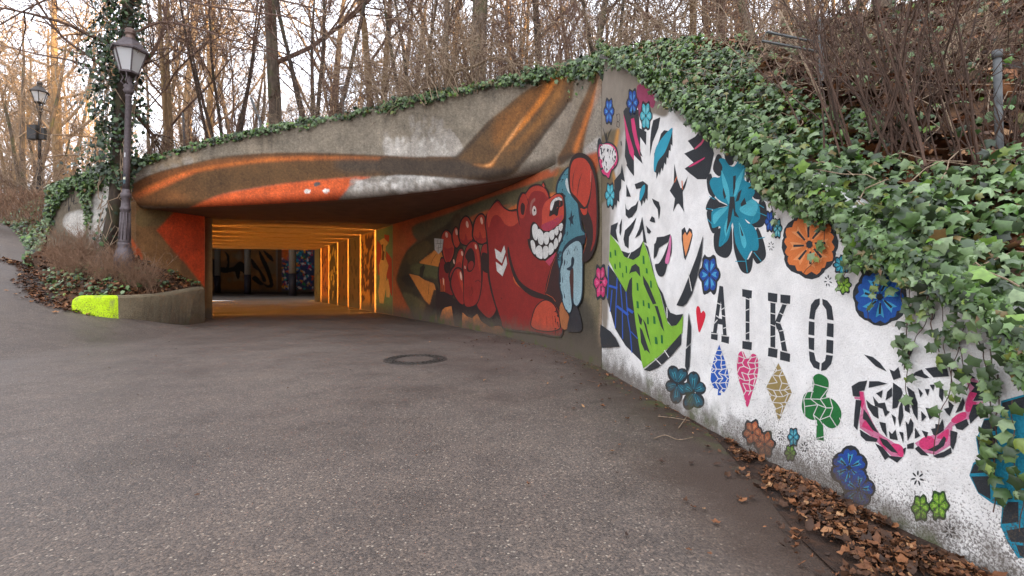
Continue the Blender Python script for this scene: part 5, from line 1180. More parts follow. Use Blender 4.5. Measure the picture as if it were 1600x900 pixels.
letter('O', [[(622, 186), (600, 192), (583, 215), (575, 275), (598, 280), (604, 240), (622, 212)], [(633, 188), (655, 196), (675, 222), (683, 283), (655, 278), (650, 235), (634, 213)], [(574, 286), (599, 291), (598, 350), (572, 345)], [(572, 357), (598, 361), (597, 415), (574, 408)],
             [(655, 294), (683, 298), (682, 358), (652, 352)], [(652, 367), (682, 371), (680, 430), (650, 424)], [(574, 418), (597, 425), (605, 460), (622, 470), (620, 500), (595, 490), (578, 460)], [(650, 434), (680, 438), (672, 475), (650, 500), (628, 505), (630, 472), (645, 460)]], [])
lo = Motif(); lo.add(zR([(376, 198), (384, 198), (382, 248), (413, 246), (413, 256), (375, 258)]), '24262c'); lo.line(cr_closed(zR([(432, 232), (445, 222), (452, 245), (448, 272), (436, 280), (428, 262)]), 4), 1.8, '24262c')
lo.build('painted_initials', wwall, M_WALL, 'black handwritten letters half hidden by ivy')
# rose mask
rm = Motif(); a = rm.add
a(zG([(98, 365), (135, 368), (152, 480), (200, 590), (245, 662), (350, 730), (410, 760), (414, 828), (330, 822), (240, 735), (170, 668), (108, 625), (103, 560), (125, 460), (120, 425), (70, 420), (68, 405), (110, 408)]), 'd0789a')
a(zG([(100, 368), (130, 372), (138, 450), (120, 500)]), PK); a(zG([(128, 590), (150, 565), (190, 610), (205, 655), (120, 615)]), PK); a(zG([(330, 745), (370, 735), (410, 762), (412, 822), (380, 818)]), PK, True); a(zG([(240, 680), (262, 690), (300, 790), (250, 735)]), PK)
a(zG([(495, 730), (560, 690), (600, 680), (690, 650), (740, 585), (850, 510), (848, 440), (880, 368), (855, 290), (900, 272), (940, 292), (935, 380), (905, 436), (985, 438), (984, 448), (925, 460), (880, 560), (760, 610), (745, 745), (640, 812), (560, 795), (512, 752)]), 'd080a0')
a(zG([(540, 700), (600, 680), (640, 720), (620, 765), (560, 775), (525, 740)]), PK, True); a(zG([(750, 570), (800, 525), (850, 512), (855, 550), (790, 590)]), PK, True); a(zG([(865, 420), (885, 372), (935, 380), (900, 430), (930, 450), (880, 510), (850, 490)]), PK, True); a(zG([(650, 690), (710, 640), (735, 640), (720, 720), (680, 700)]), PK, True)
for p in ([(137, 107), (200, 125), (250, 165), (298, 228), (220, 190)], [(475, 22), (482, 80), (450, 140), (405, 190), (408, 120)], [(317, 212), (350, 225), (380, 195), (397, 268), (345, 287)], [(50, 330), (100, 300), (160, 290), (140, 360), (105, 365), (110, 405), (60, 400)],
          [(175, 295), (240, 295), (303, 313), (170, 342)], [(435, 293), (500, 230), (545, 212), (560, 240), (598, 270), (570, 275), (500, 255)], [(567, 205), (640, 195), (720, 200), (735, 260), (625, 268)], [(750, 210), (860, 225), (925, 275), (860, 275), (790, 260)],
          [(870, 295), (960, 310), (985, 380), (982, 430), (905, 435), (935, 380), (890, 370), (915, 340)], [(905, 460), (982, 455), (960, 520), (885, 595), (875, 540)], [(775, 600), (860, 560), (875, 600), (830, 640), (790, 630)], [(745, 640), (795, 655), (785, 720), (765, 780), (745, 750)],
          [(620, 820), (700, 790), (750, 760), (755, 800), (700, 830), (650, 835)], [(495, 770), (520, 750), (595, 820), (540, 815)], [(580, 780), (660, 740), (700, 680), (717, 700), (700, 750), (640, 790)], [(440, 740), (490, 725), (487, 770), (442, 770)], [(412, 770), (435, 760), (420, 820)],
          [(215, 730), (270, 760), (320, 820), (410, 830), (370, 868), (310, 830), (285, 850)], [(245, 690), (300, 710), (378, 802), (330, 790), (270, 740)], [(108, 635), (180, 680), (235, 700), (225, 722), (150, 715), (115, 680)], [(80, 425), (120, 430), (105, 540), (90, 640), (65, 610), (70, 520)],
          [(135, 490), (165, 530), (205, 600), (240, 660), (200, 640), (150, 570), (130, 560)], [(152, 425), (190, 460), (235, 480), (240, 560), (205, 540), (165, 480)], [(200, 400), (240, 450), (285, 445), (300, 500), (320, 510), (285, 545), (270, 490), (215, 470)], [(222, 380), (270, 358), (260, 415)],
          [(300, 370), (335, 338), (335, 400), (290, 430)], [(342, 305), (400, 345), (410, 380), (370, 480), (337, 490)], [(405, 420), (415, 540), (390, 620), (378, 560), (385, 480)], [(415, 385), (455, 430), (460, 520), (425, 500)], [(437, 330), (490, 370), (515, 450), (515, 570), (485, 520)],
          [(517, 340), (552, 380), (535, 410)], [(565, 350), (600, 350), (585, 400)], [(600, 320), (635, 318), (625, 365)], [(670, 320), (700, 360), (690, 440), (665, 400)], [(570, 480), (615, 490), (655, 460), (655, 520), (600, 565)], [(540, 505), (577, 545), (543, 580)],
          [(700, 490), (735, 480), (730, 430), (770, 465), (740, 540), (720, 520)], [(780, 520), (835, 405), (848, 450), (830, 500)], [(330, 525), (362, 550), (355, 610)], [(430, 575), (450, 600), (465, 555), (487, 590), (480, 650), (445, 715)], [(245, 580), (290, 590), (300, 690), (265, 640)],
          [(312, 645), (335, 665), (360, 635), (375, 710), (320, 700)], [(385, 650), (415, 655), (415, 730)], [(497, 620), (535, 680), (495, 700)], [(543, 640), (590, 655), (575, 700)], [(610, 630), (640, 625), (640, 595), (670, 600), (690, 560), (700, 600), (700, 640), (640, 680), (625, 670)]): a(zG(p), BK, step=.05)
rm.build('painted_rose', wwall, M_WALL, 'black and pink rose shaped skull stencil')
# flower cut by the right edge
m_ = Motif(); a = m_.add
a(zW([(800, 190), (830, 110), (910, 100), (915, 20), (1060, -20), (1400, 100), (1400, 500), (1200, 800), (1000, 810), (950, 735), (912, 650), (920, 550), (870, 535), (800, 485), (755, 395), (775, 330), (830, 308), (800, 285), (788, 205)]), '1785a0')
for p in ([(810, 170), (828, 118), (908, 108), (893, 172)], [(792, 202), (885, 192), (905, 250), (888, 270), (802, 268)], [(812, 285), (950, 285), (940, 305), (850, 318)], [(760, 385), (778, 340), (830, 317), (880, 340), (865, 380)], [(765, 400), (858, 398), (862, 515), (800, 480)], [(878, 452), (960, 470), (970, 513), (882, 523)],
          [(917, 638), (927, 560), (950, 528), (1002, 528), (1003, 630)], [(940, 672), (1060, 650), (1060, 735), (965, 728)], [(990, 745), (1080, 748), (1080, 830), (1010, 800)], [(922, 90), (920, 30), (1060, -10), (1060, 80), (960, 60)], [(1080, 560), (1180, 560), (1170, 640), (1085, 630)], [(1090, 650), (1200, 640), (1150, 760), (1095, 740)],
          [(1100, -10), (1230, 30), (1220, 110), (1110, 70)], [(1240, 60), (1340, 120), (1300, 200), (1230, 130)], [(1240, 240), (1380, 220), (1380, 320), (1250, 310)], [(1240, 340), (1380, 350), (1340, 450), (1240, 420)]): a(zW(p), BK, step=.1)
m_.build('painted_flower', wwall, M_WALL, 'huge turquoise flower cut by the frame edge')
# scribble on the wing wall
m_ = Motif('wing'); zq = lambda p: Zm(0, 250, 3.0, p)
for q in ([(290, 155), (300, 145), (310, 200), (305, 215)], [(300, 150), (325, 158), (320, 175)], [(322, 150), (322, 240), (330, 210)], [(335, 165), (338, 195), (352, 190)], [(350, 165), (345, 205), (365, 200)], [(290, 200), (300, 195)]): m_.line(cr_open(zq(q), 4), .9, '2c2a2e')
m_.build('scrawled_tag', wing, M_CONC)
# panel figure on the first tunnel jamb
G0 = PG0; a0, b0 = Vector(G0[0, 0]), Vector(G0[0, -1]); n_d = Vector((WD[0], WD[1], 0)) * -1
def pan(u, v, off): p = a0 + (b0 - a0) * u; return Vector((p.x, p.y, SOF * (1 - v) + 0)) + n_d * off     # u: 0 near .. 1 far
def panel_poly(V, Fc, C, pts, col, off):
    tri = tessellate_polygon([[Vector((p[0], p[1], 0)) for p in pts]]); n0 = len(V)
    for u, v in pts: V.append(pan(u, v, off)); C.append(lin(col))
    for t in tri: Fc.append([i + n0 for i in t])
V, Fc, C = [], [], []
zp = lambda p: [((1405 - x) / 125, (y - 145 + (1405 - x) * -.28) / 620) for x, y in p]     # from the zoomed view of the jamb
panel_poly(V, Fc, C, zp([(1290, 260), (1330, 300), (1325, 480), (1300, 520), (1287, 400)]), 'a8381c', .002); panel_poly(V, Fc, C, zp([(1345, 215), (1382, 220), (1380, 270), (1350, 250)]), 'a8381c', .002)
panel_poly(V, Fc, C, zp([(1360, 330), (1400, 380), (1403, 640), (1380, 600), (1355, 460)]), 'a8381c', .003)
panel_poly(V, Fc, C, zp([(1310, 260), (1345, 240), (1378, 275), (1358, 300), (1352, 370), (1378, 430), (1362, 500), (1358, 600), (1340, 712), (1310, 715), (1300, 640), (1312, 540), (1305, 440), (1325, 380), (1325, 300)]), 'c89850', .005)
panel_poly(V, Fc, C, zp([(1358, 545), (1375, 520), (1388, 600), (1385, 650), (1362, 655)]), 'c89850', .005); panel_poly(V, Fc, C, zp([(1325, 290), (1340, 285), (1338, 330), (1350, 340), (1345, 400), (1325, 400), (1332, 340)]), '5a3418', .007)
mesh('panel_figure', V, Fc, M_CONC, tunnel, cols=C)
# ================================================================= vegetation
def rv(s=1.0): return Vector((random.gauss(0, s), random.gauss(0, s), random.gauss(0, s)))
def path_branch(p, d, L, nseg, wob, trop=.06):
    pts = [p.copy()]; d = d.normalized()
    for i in range(nseg):
        d = (d + rv(wob) + Vector((0, 0, trop))).normalized(); p = p + d * (L / nseg); pts.append(p.copy())
    return pts
def along(pts, t):
    q = t * (len(pts) - 1); i = min(int(q), len(pts) - 2); return pts[i].lerp(pts[i + 1], q - i), (pts[i + 1] - pts[i]).normalized()
def side_dir(d, ang):
    a = d.cross(Vector((random.uniform(-1, 1), random.uniform(-1, 1), random.uniform(-1, 1)))).normalized(); return (d * math.cos(ang) + a * math.sin(ang)).normalized()
def grow(mb, p, d, L, r, lev, cfg):
    nseg = (8, 6, 5, 4, 3)[lev]; pts = path_branch(p, d, L, nseg, cfg['wob'] * (1 + .25 * lev), cfg['trop'])
    r1 = max(r * .28, cfg['rmin']); mb.tube(pts, [max(cfg['rmin'], r + (r1 - r) * i / nseg) for i in range(nseg + 1)], (6, 5, 4, 3, 3)[lev], cap=False)
    if lev >= cfg['lev']: return
    for k in range(cfg['n'][lev]):
        t = random.uniform(.18, .98); q, dd = along(pts, t); nd = side_dir(dd, random.uniform(.45, 1.1)); nd.z += .15
        grow(mb, q, nd, L * random.uniform(.32, .6) * (1.15 - .5 * t), max(cfg['rmin'], r * .5 * (1 - .5 * t)), lev + 1, cfg)
def tree_proto(seed, h, r, stems=1, first=.3, nl=12, lean=.04, matl=M_BARK, twm=M_TWIG, spread=.5, cfg=None, trunkwob=.035):
    random.seed(seed); cfg = cfg or dict(wob=.14, trop=.05, rmin=.006, lev=4, n=(0, 7, 5, 3))
    tb, cb = MB(), MB()
    for s in range(stems):
        d = Vector((random.gauss(0, lean), random.gauss(0, lean), 1)) if stems == 1 else Vector((math.cos(6.28 * s / stems + seed) * spread, math.sin(6.28 * s / stems + seed) * spread, 1))
        hh = h * random.uniform(.75, 1) if stems > 1 else h; rr = r * (random.uniform(.6, 1) if stems > 1 else 1)
        p0 = Vector((random.gauss(0, r * .7), random.gauss(0, r * .7), -.4)) if stems > 1 else Vector((0, 0, -.4))
        pts = path_branch(p0, d, hh, 12, trunkwob, .09 if stems > 1 else .04)
        tb.tube(pts, [rr * (1.35 if i == 0 else 1) * (1 - .78 * (i / 12) ** 1.1) for i in range(13)], 9 if r > .1 else 7, cap=False)
        m_ = max(3, nl // stems)
        for k in range(m_):
            t = first + (1 - first) * (k + random.random()) / m_; t = min(t, .985); q, dd = along(pts, t); nd = side_dir(dd, random.uniform(.55, 1.0)); nd.z = abs(nd.z) * .8 + .2
            grow(cb, q, nd, hh * (.42 * (1 - t) + .16), rr * .42 * (1 - .6 * t), 1, cfg)
    return (mk(tb, 'trunk', matl, True), mk(cb, 'crown', twm))
def mk(mb, name, mat, smooth=False):
    me = bpy.data.meshes.new(name); me.from_pydata(mb.V, [], mb.F); me.update(); me.materials.append(mat)
    if smooth: me.polygons.foreach_set('use_smooth', [True] * len(me.polygons))
    return me
def place(kind, parts, loc, rz, sc, label, cat, group=None, tilt=(0, 0)):
    root = bpy.data.objects.new(kind, None); SC.collection.objects.link(root); root.empty_display_size = .1
    root.location = loc; root.rotation_euler = (tilt[0], tilt[1], rz); root.scale = (sc, sc, sc); tag(root, label, cat, group)
    for nm, me in parts:
        o = bpy.data.objects.new(nm, me); SC.collection.objects.link(o); o.parent = root
    return root
def at_hill(px, D): X = (px - CX) / F * D; return Vector((X, D, hz(X, D)))
C4 = dict(wob=.14, trop=.05, rmin=.006, lev=4, n=(0, 6, 4, 3))
CF = dict(wob=.15, trop=.06, rmin=.010, lev=4, n=(0, 6, 4, 2))
PR = {
    'tallA': tree_proto(11, 14, .19, first=.2, nl=15, cfg=C4), 'tallB': tree_proto(12, 13, .16, first=.25, nl=15, cfg=C4, matl=M_BARK2),
    'fork': tree_proto(13, 11, .12, stems=2, first=.18, nl=16, spread=.16, cfg=C4, matl=M_BARKW), 'multi': tree_proto(14, 8, .07, stems=5, first=.15, nl=20, spread=.33, cfg=dict(C4, wob=.2, n=(0, 6, 5, 2)), matl=M_BARK2),
    'farA': tree_proto(21, 15, .26, first=.2, nl=18, cfg=CF, matl=M_BARKW, twm=M_TWIGP), 'farB': tree_proto(22, 14, .2, stems=2, first=.15, nl=20, spread=.15, cfg=CF, matl=M_BARKW, twm=M_TWIGP),
    'farC': tree_proto(23, 12, .15, stems=3, first=.12, nl=21, spread=.22, cfg=CF, matl=M_BARK, twm=M_TWIGP), 'thin': tree_proto(24, 10, .08, first=.2, nl=14, cfg=dict(C4, n=(0, 6, 4, 3)), matl=M_BARK, trunkwob=.06),
}
def T_(kind, px, D, rz, sc, label, group=None, tilt=(0, 0), z=None):
    p = at_hill(px, D)
    if z is not None: p.z = z
    tr, cr_ = PR[kind]; return place('bare_tree', [('trunk', tr), ('crown', cr_)], p, rz, sc, label, 'tree', group, tilt)
T_('tallA', 432, 13.2, .5, 1.0, 'straight grey trunk above the left half of the portal, left of the many-stemmed bush')
T_('fork', 262, 12.2, 1.9, .8, 'slender forked pale tree just right of the near lantern')
T_('multi', 492, 11.6, .3, 1.0, 'dark many-stemmed small tree fanning out above the middle of the portal')
T_('fork', 590, 14.0, 4.0, 1.15, 'forked grey tree right of the dark many-stemmed one')
T_('tallA', 746, 11.2, 2.2, 1.12, 'thickest grey trunk rising behind the bramble tangle at the wall top')
T_('multi', 350, 12.4, 1.3, .85, 'small dark many-stemmed tree above the left end of the orange lens')
T_('multi', 655, 12.5, 2.6, .95, 'dark many-stemmed tree behind the bramble tangle, left of the thickest trunk')
T_('thin', 700, 12.0, 3.3, 1.1, 'thin curved dark tree just left of the thickest trunk', tilt=(0, -.12))
T_('tallB', 845, 14.5, .9, .9, 'dark upright tree right of the thickest trunk'); T_('thin', 885, 11.5, 5.3, 1.2, 'thin leaning tree over the brown painted sweep of the wall', tilt=(.05, .1))
T_('multi', 960, 12.0, 2.0, 1.05, 'many-stemmed small tree above the wall corner'); T_('fork', 1090, 13.5, 1.0, 1.1, 'pale forked tree above the pink painted patch')
T_('tallB', 1135, 11.0, 4.4, .85, 'dark trunk with low limbs left of the wire bracket post'); T_('thin', 1215, 8.5, .2, 1.0, 'thin leaning tree left of the wire bracket post', tilt=(0, -.3))
T_('tallA', 1378, 8.2, 3.7, 1.0, 'left one of the two thick trunks behind the brown stems'); T_('tallB', 1440, 8.8, 1.7, 1.15, 'right one of the two thick trunks behind the brown stems')
T_('fork', 1505, 8.5, .4, .8, 'forked tree between the thick trunks and the right steel post'); T_('tallB', 1585, 10.5, 2.9, 1.1, 'dark trunk high on the leafy slope at the right edge')
random.seed(99)
spots = [(-60, 24), (8, 27), (40, 22), (95, 25), (118, 31), (150, 24), (-20, 38), (60, 40), (130, 42), (205, 34), (232, 23), (285, 27), (325, 21), (352, 33), (385, 24), (300, 44), (410, 36), (455, 21), (470, 31), (515, 24), (545, 35),
         (560, 19), (622, 22), (648, 30), (680, 20), (715, 26), (765, 21), (800, 30), (812, 18), (870, 23), (905, 19), (930, 28), (985, 21), (1010, 17), (1045, 25), (1120, 21), (1165, 18), (1190, 26), (1240, 16), (1270, 22), (1320, 17), (1350, 24), (1480, 16), (1540, 20), (180, 52), (360, 55), (500, 50), (600, 46), (700, 44), (850, 45), (1100, 40)]
spots = [q for i, q in enumerate(spots) if i % 4 != 1 or q[0] < 130 or q[0] > 1150] + [(-45, 33), (18, 36), (48, 52), (78, 31), (112, 46), (-10, 55), (92, 62), (30, 66), (170, 40), (-80, 45)]
for i, (px, D) in enumerate(spots):
    k = ('farA', 'farB', 'farC')[i % 3]; p = at_hill(px, D)
    if p.x < -31 + .0 or (-31 < p.x < -9 and 26 < p.y < 48): p.z = max(p.z, 4.6) if p.z > 1 else 4.8
    far_left = px < 420
    if D > 30: lb, g_r = 'bare tree in the distant row, pale trunk against the sky', 'trees far behind the portal'
    elif far_left: lb, g_r = 'bare sunlit tree in the park behind the lanterns', 'trees in the park at left'
    elif px < 960: lb, g_r = 'bare tree in the thicket behind the portal roof', 'trees behind the portal'
    else: lb, g_r = 'bare tree on the slope behind the white wall', 'trees on the slope at right'
    tr, cr_ = PR[k]; place('bare_tree', [('trunk', tr), ('crown', cr_)], p, random.uniform(0, 6.28), random.uniform(.75, 1.1), lb, 'tree', g_r)

# ---------------------------------------------------------------- leaves
IVT = np.array([(0, 1, -.16), (.27, .55, .02), (.70, .44, -.16), (.56, .05, -.02), (.60, -.42, -.16), (0, -.34, .04), (-.60, -.42, -.1), (-.56, .05, 0), (-.70, .44, -.2), (-.27, .55, .02), (0, .08, .12)], float)
IVF = [(10, i, (i + 1) % 10) for i in range(10)]
IVS = np.array([(0, 1, -.1), (.6, .35, -.05), (.45, -.4, -.1), (-.45, -.4, -.1), (-.6, .35, -.05), (0, 0, .08)], float); ISF = [(5, i, (i + 1) % 5) for i in range(5)]
DRT = np.array([(0, 1, .30), (.42, .45, .05), (.62, .1, .22), (.35, -.5, .02), (0, -.9, .18), (-.4, -.5, .0), (-.55, .1, .25), (-.38, .5, .03), (0, 0, -.06)], float); DRF = [(8, i, (i + 1) % 8) for i in range(8)]
def norm(a): return a / (np.linalg.norm(a, axis=1, keepdims=True) + 1e-9)
rs = np.random.RandomState(5)
def leaves(name, P, Nn, U, S, mat, tmpl=IVT, tf=IVF, parent=None):
    P = np.array(P, float); n = len(P); Nn = norm(np.array(Nn, float)); U = np.array(U, float); U = norm(U - Nn * (U * Nn).sum(1, keepdims=True)); W_ = np.cross(Nn, U); S = np.array(S, float)[:, None, None]
    zs_ = rs.uniform(.3, 2.2, n)[:, None, None]; ws_ = rs.uniform(.75, 1.1, n)[:, None, None]
    V = P[:, None, :] + S * (ws_ * W_[:, None, :] * tmpl[None, :, 0:1] + U[:, None, :] * tmpl[None, :, 1:2] + zs_ * Nn[:, None, :] * tmpl[None, :, 2:3])
    m = len(tmpl); Fc = (np.array(tf)[None] + (np.arange(n) * m)[:, None, None]).reshape(-1, 3)
    me = bpy.data.meshes.new(name); me.vertices.add(n * m); me.vertices.foreach_set('co', V.reshape(-1).astype(np.float32)); me.loops.add(Fc.size); me.loops.foreach_set('vertex_index', Fc.ravel().astype(np.int32))
    me.polygons.add(len(Fc)); me.polygons.foreach_set('loop_start', np.arange(0, Fc.size, 3, dtype=np.int32)); me.update(calc_edges=True)
    if tmpl is not DRT: me.polygons.foreach_set('use_smooth', [True] * len(me.polygons))
    return link(name, me, mat, parent)
rs = np.random.RandomState(5)
class LB_:
    def __init__(s): s.P, s.N, s.U, s.S = [], [], [], []
    def add(s, p, n, u, sz, jn=.5, ju=.6):
        s.P.append(tuple(p)); s.N.append(np.array(n) + rs.normal(0, jn, 3)); s.U.append(np.array(u) + rs.normal(0, ju, 3)); s.S.append(sz)
    def build(s, name, mat, **k): return leaves(name, s.P, s.N, s.U, s.S, mat, **k)
def n2(x, y, s=1.0, o=0): return mnoise.noise(Vector((x * s, y * s, o)))
# ivy on the slope over the white wall
IB = [(900, 60), (960, 62), (1040, 58), (1100, 75), (1200, 120), (1300, 195), (1400, 255), (1500, 270), (1600, 275), (1900, 300)]
L_ = LB_(); cnt = 0
while cnt < 24000:
    D = 5.6 - 4.9 * rs.rand() ** .8; s_ = rs.rand() ** 1.3 * 3.4 - (.06 if D > 2 else -.05)
    X = 1.65 - .126 * D + s_; Z = hz(X, D, None) if s_ > .02 else white_top(D) + .02
    if Z is None: cnt += 1; continue
    x, y = proj(X, D, Z); yb = np.interp(x, [q[0] for q in IB], [q[1] for q in IB]) + n2(X, D, 2.3) * 45
    if y < yb and rs.rand() > .07: cnt += .25; continue
    cl = n2(X, D, 3.1, 5)
    if cl < -.28 and rs.rand() < .7: cnt += .3; continue
    h_2 = rs.rand() ** 1.5 * (.10 + .16 * max(0, cl)); sz = rs.uniform(.013, .040) * (1.12 if D < 2.6 else 1)
    L_.add((X - h_2 * .4, D, Z + .015 + h_2), (-.55, -.45, .65), (-.7, -.2, -.5), sz, .62, .7); cnt += 1
# overhanging curtain in front of the wall face
EDGE = [(940, 104), (965, 108), (990, 104), (1040, 152), (1060, 172), (1080, 168), (1105, 205), (1130, 228), (1165, 240), (1195, 270), (1203, 305), (1240, 322), (1262, 340), (1320, 352), (1338, 390), (1345, 425), (1400, 425), (1430, 445), (1470, 462), (1505, 472), (1540, 490), (1570, 510), (1590, 550), (1620, 600), (1700, 660)]
cnt = 0
while cnt < 6200:
    x = 945 + 700 * rs.rand(); D = 1.65 / ((x - CX) / F + .126); ye = np.interp(x, [q[0] for q in EDGE], [q[1] for q in EDGE]); yt = HZ - F * (white_top(D) - EYE) / D
    if rs.rand() > .25 + (x - 940) / 800: continue
    y = yt + (ye - yt + 6) * rs.rand() ** .9 + rs.normal(0, 6) - 10
    if y > ye + (4 if x < 1300 else -6) + 14 * n2(x * .03, y * .03) and rs.rand() > (.05 if x < 1300 else .015): continue
    sz = rs.uniform(.013, .038) * (1.1 if x > 1300 else 1); p = on_wall(x, y, .012 + (.10 if x < 1250 else .055) * rs.rand() ** 1.5)
    L_.add(p, (-1, -.45, .25), (-.1, -.1, -1), sz, .55, .6); cnt += 1
tag(L_.build('ivy', M_IVY), 'green variegated ivy covering the slope and hanging over the white wall top', 'ivy', kind='stuff')
# ivy along the portal top
L_ = LB_(); cnt = 0; FC = [Vector((p[0], p[1], 0)) for p in FASC]
for k in range(9500):
    x = rs.uniform(207, 960); D = float(D_fasc(min(x, 939))); y0 = np.interp(x, [q[0] for q in TOPY], [q[1] for q in TOPY])
    amp = (.48 + .7 * n2(x * .02, 3) + .6 * n2(x * .09, 9)) * (1.0 if x < 800 else 1.35); X = (x - CX) / F * D; zt0 = EYE + (HZ - y0) / F * D
    b_ = rs.uniform(-.12, .35); tx, ty = -.5, -.85
    zz_ = zt0 + rs.uniform(-.13, .14) * amp + (.05 if b_ > .1 else 0) + (-.08 * rs.rand() if b_ < 0 else 0)
    if rs.rand() > amp * .9 + .1: continue
    L_.add((X - b_ * tx * .6 + b_ * .1, D - b_ * ty, zz_), (-.2, -.8, .5), (.1, -.3, -.9), rs.uniform(.035, .065), .5, .7)
for k in range(900):      # clump at the corner
    x = rs.uniform(880, 1040); D = float(D_fasc(min(x, 939.))) + rs.uniform(0, .9); X = (x - CX) / F * D
    L_.add((X, D, max(hz(X, D, 3.3), 3.2) + rs.rand() * .22), (-.3, -.8, .5), (.1, -.3, -.9), rs.uniform(.035, .06), .5, .7)
tag(L_.build('ivy', M_IVY, tmpl=IVT), 'strip of ivy trailing along the top edge of the concrete portal', 'ivy', kind='stuff')
# ivy on the left bank, wing wall and bed
L_ = LB_()
def wingpt(x, y, off): return on_wall(x, y, off, 'wing')
HANG = [(50, 330, 60, 250), (135, 330, 26, 60), (158, 300, 22, 60), (133, 380, 9, 70), (118, 300, 26, 30)]
for k in range(12000):
    X = rs.uniform(-19, -9.9); D = rs.uniform(10.5, 19)
    Z = hz(X, D, None)
    if Z is None: continue
    x, y = proj(X, D, Z)
    if Z - ramp_z(X, D) > 2.3 + n2(X, D) * .5 or n2(X, D, 1.3, 2) < -.3: continue
    L_.add((X, D, Z + rs.rand() * .16), (.1, -.8, .6), (.2, -.5, -.7), rs.uniform(.05, .09), .5, .7)
for k in range(1700):
    x = rs.uniform(78, 172); tp = np.interp(x, [80, 130, 170, 205], [300, 282, 264, 257]); ln_ = np.interp(x, [78, 92, 110, 125, 140, 150, 160, 172], [110, 36, 4, 12, 110, 22, 36, 12]) * (.7 + .5 * n2(x * .13, 1))
    y = tp - 8 + (ln_ + 8) * rs.rand() ** 1.3; L_.add(wingpt(x, y, .02 + .1 * rs.rand()), (.1, -.9, .3), (0, -.1, -1), rs.uniform(.04, .07), .45, .5)
for k in range(1700):     # along the wing wall crown
    i = rs.randint(0, 72); p = P[i] if False else WING[i]; L_.add((p[0] + rs.normal(0, .05), p[1] + rs.uniform(-.12, .5), zw[i] + rs.uniform(-.1, .22)), (0, -.7, .7), (0, -.4, -.9), rs.uniform(.045, .08), .5, .7)
for k in range(2400):
    X = rs.uniform(-11.5, -7.5); D = rs.uniform(8.8, 11.6); Z = bedz(X, D, None)
    if Z is None or n2(X, D, 1.1, 7) < .02: continue
    L_.add((X, D, Z + rs.rand() * .14), (.1, -.7, .7), (.2, -.6, -.5), rs.uniform(.035, .07), .5, .7)
tag(L_.build('ivy', M_IVY, tmpl=IVS, tf=ISF), 'dark ivy over the left bank, the wing wall and the planting bed', 'ivy', kind='stuff')
# dead leaves
L_ = LB_()
for k in range(16000):
    D = 1.6 + 11 * rs.rand() ** 1.5; s_ = .3 + 8 * rs.rand() ** 1.4; X = 1.65 - .126 * min(D, 5.25) + s_; Z = hz(X, D, None)
    if Z is None: continue
    L_.add((X, D, Z + .01 + rs.rand() * .04), (0, -.15, 1), (rs.normal(), rs.normal(), 0), rs.uniform(.03, .065) * (1 if D < 6 else 1.5), .45, .3)
tag(L_.build('leaf_litter', M_LITTER, tmpl=DRT, tf=DRF), 'brown fallen leaves covering the upper slope', 'leaves', kind='stuff')
L_ = LB_()
for k in range(3600):
    X = rs.uniform(-11.8, -7.3); D = rs.uniform(8.7, 11.6); Z = bedz(X, D, None)
    if Z is None: continue
    L_.add((X, D, Z + .01 + rs.rand() * .04), (0, -.2, 1), (rs.normal(), rs.normal(), 0), rs.uniform(.035, .075), .45, .3)
for k in range(700):      # spilt over the path edge
    i = rs.randint(16, 44); p = edge[min(i, len(edge) - 1)]; X = p[0] - abs(rs.normal(0, .16)); D = p[1] - abs(rs.normal(0, .16)); L_.add((X, D, ramp_z(X, D) + .015 + rs.rand() * .02), (0, -.1, 1), (rs.normal(), rs.normal(), 0), rs.uniform(.03, .06), .3, .3)
tag(L_.build('leaf_litter', M_LITTER, tmpl=DRT, tf=DRF), 'brown fallen leaves on the planting bed and the path edge', 'leaves', kind='stuff')
L_ = LB_()
def heap(D, d):
    w_ = np.interp(D, [1.0, 1.7, 2.3, 2.8, 3.0], [.5, .42, .28, .10, .03]); return max(0, 1 - d / w_) if D < 3.0 else 0
for k in range(6000):
    D = rs.uniform(.9, 2.8); w_ = np.interp(D, [1.0, 1.7, 2.3, 2.65, 2.8], [.55, .36, .18, .07, .03]); d = abs(rs.normal(0, .42)) * w_ + .02; h_2 = heap(D, d) * np.interp(D, [1, 1.6, 2.5, 2.8], [.085, .055, .012, .004])
    if n2(D * 2, d * 4, 2, 1) < -.25: continue
    L_.add((1.65 - .126 * D - d, D, .008 + h_2 * rs.rand() ** .4 + .01), (-.1, 0, 1), (rs.normal(), rs.normal(), 0), rs.uniform(.004, .014) if rs.rand() < .72 else rs.uniform(.014, .030), .42, .4)
tag(L_.build('leaf_pile', M_LITTER, tmpl=DRT, tf=DRF), 'drift of brown dead leaves heaped against the foot of the white wall', 'leaves', kind='stuff')
L_ = LB_()
for k in range(900):
    D = rs.uniform(1.6, 8.4); d = abs(rs.normal(0, .5 if k % 6 == 0 else .09)) + .01
    if D < 5.25: X = 1.65 - .126 * D - d
    else: X = np.interp(D, [5.25, 6.7, 8.5], [.99, .57, -.23]) - d
    L_.add((X, D, .012), (0, 0, 1), (rs.normal(), rs.normal(), 0), rs.uniform(.008, .026) if k % 6 == 0 else rs.uniform(.003, .012), .2, .3)
for k in range(60): L_.add((rs.uniform(-6, 1), rs.uniform(2, 9), .012), (0, 0, 1), (rs.normal(), rs.normal(), 0), rs.uniform(.008, .018), .2, .3)
tag(L_.build('scattered_leaves', M_LITTER, tmpl=DRT, tf=DRF), 'single dead leaves and crumbs scattered along the wall foot', 'leaves', kind='stuff')
mb = MB()
V, Fc = [], []
nD, nd = 40, 10
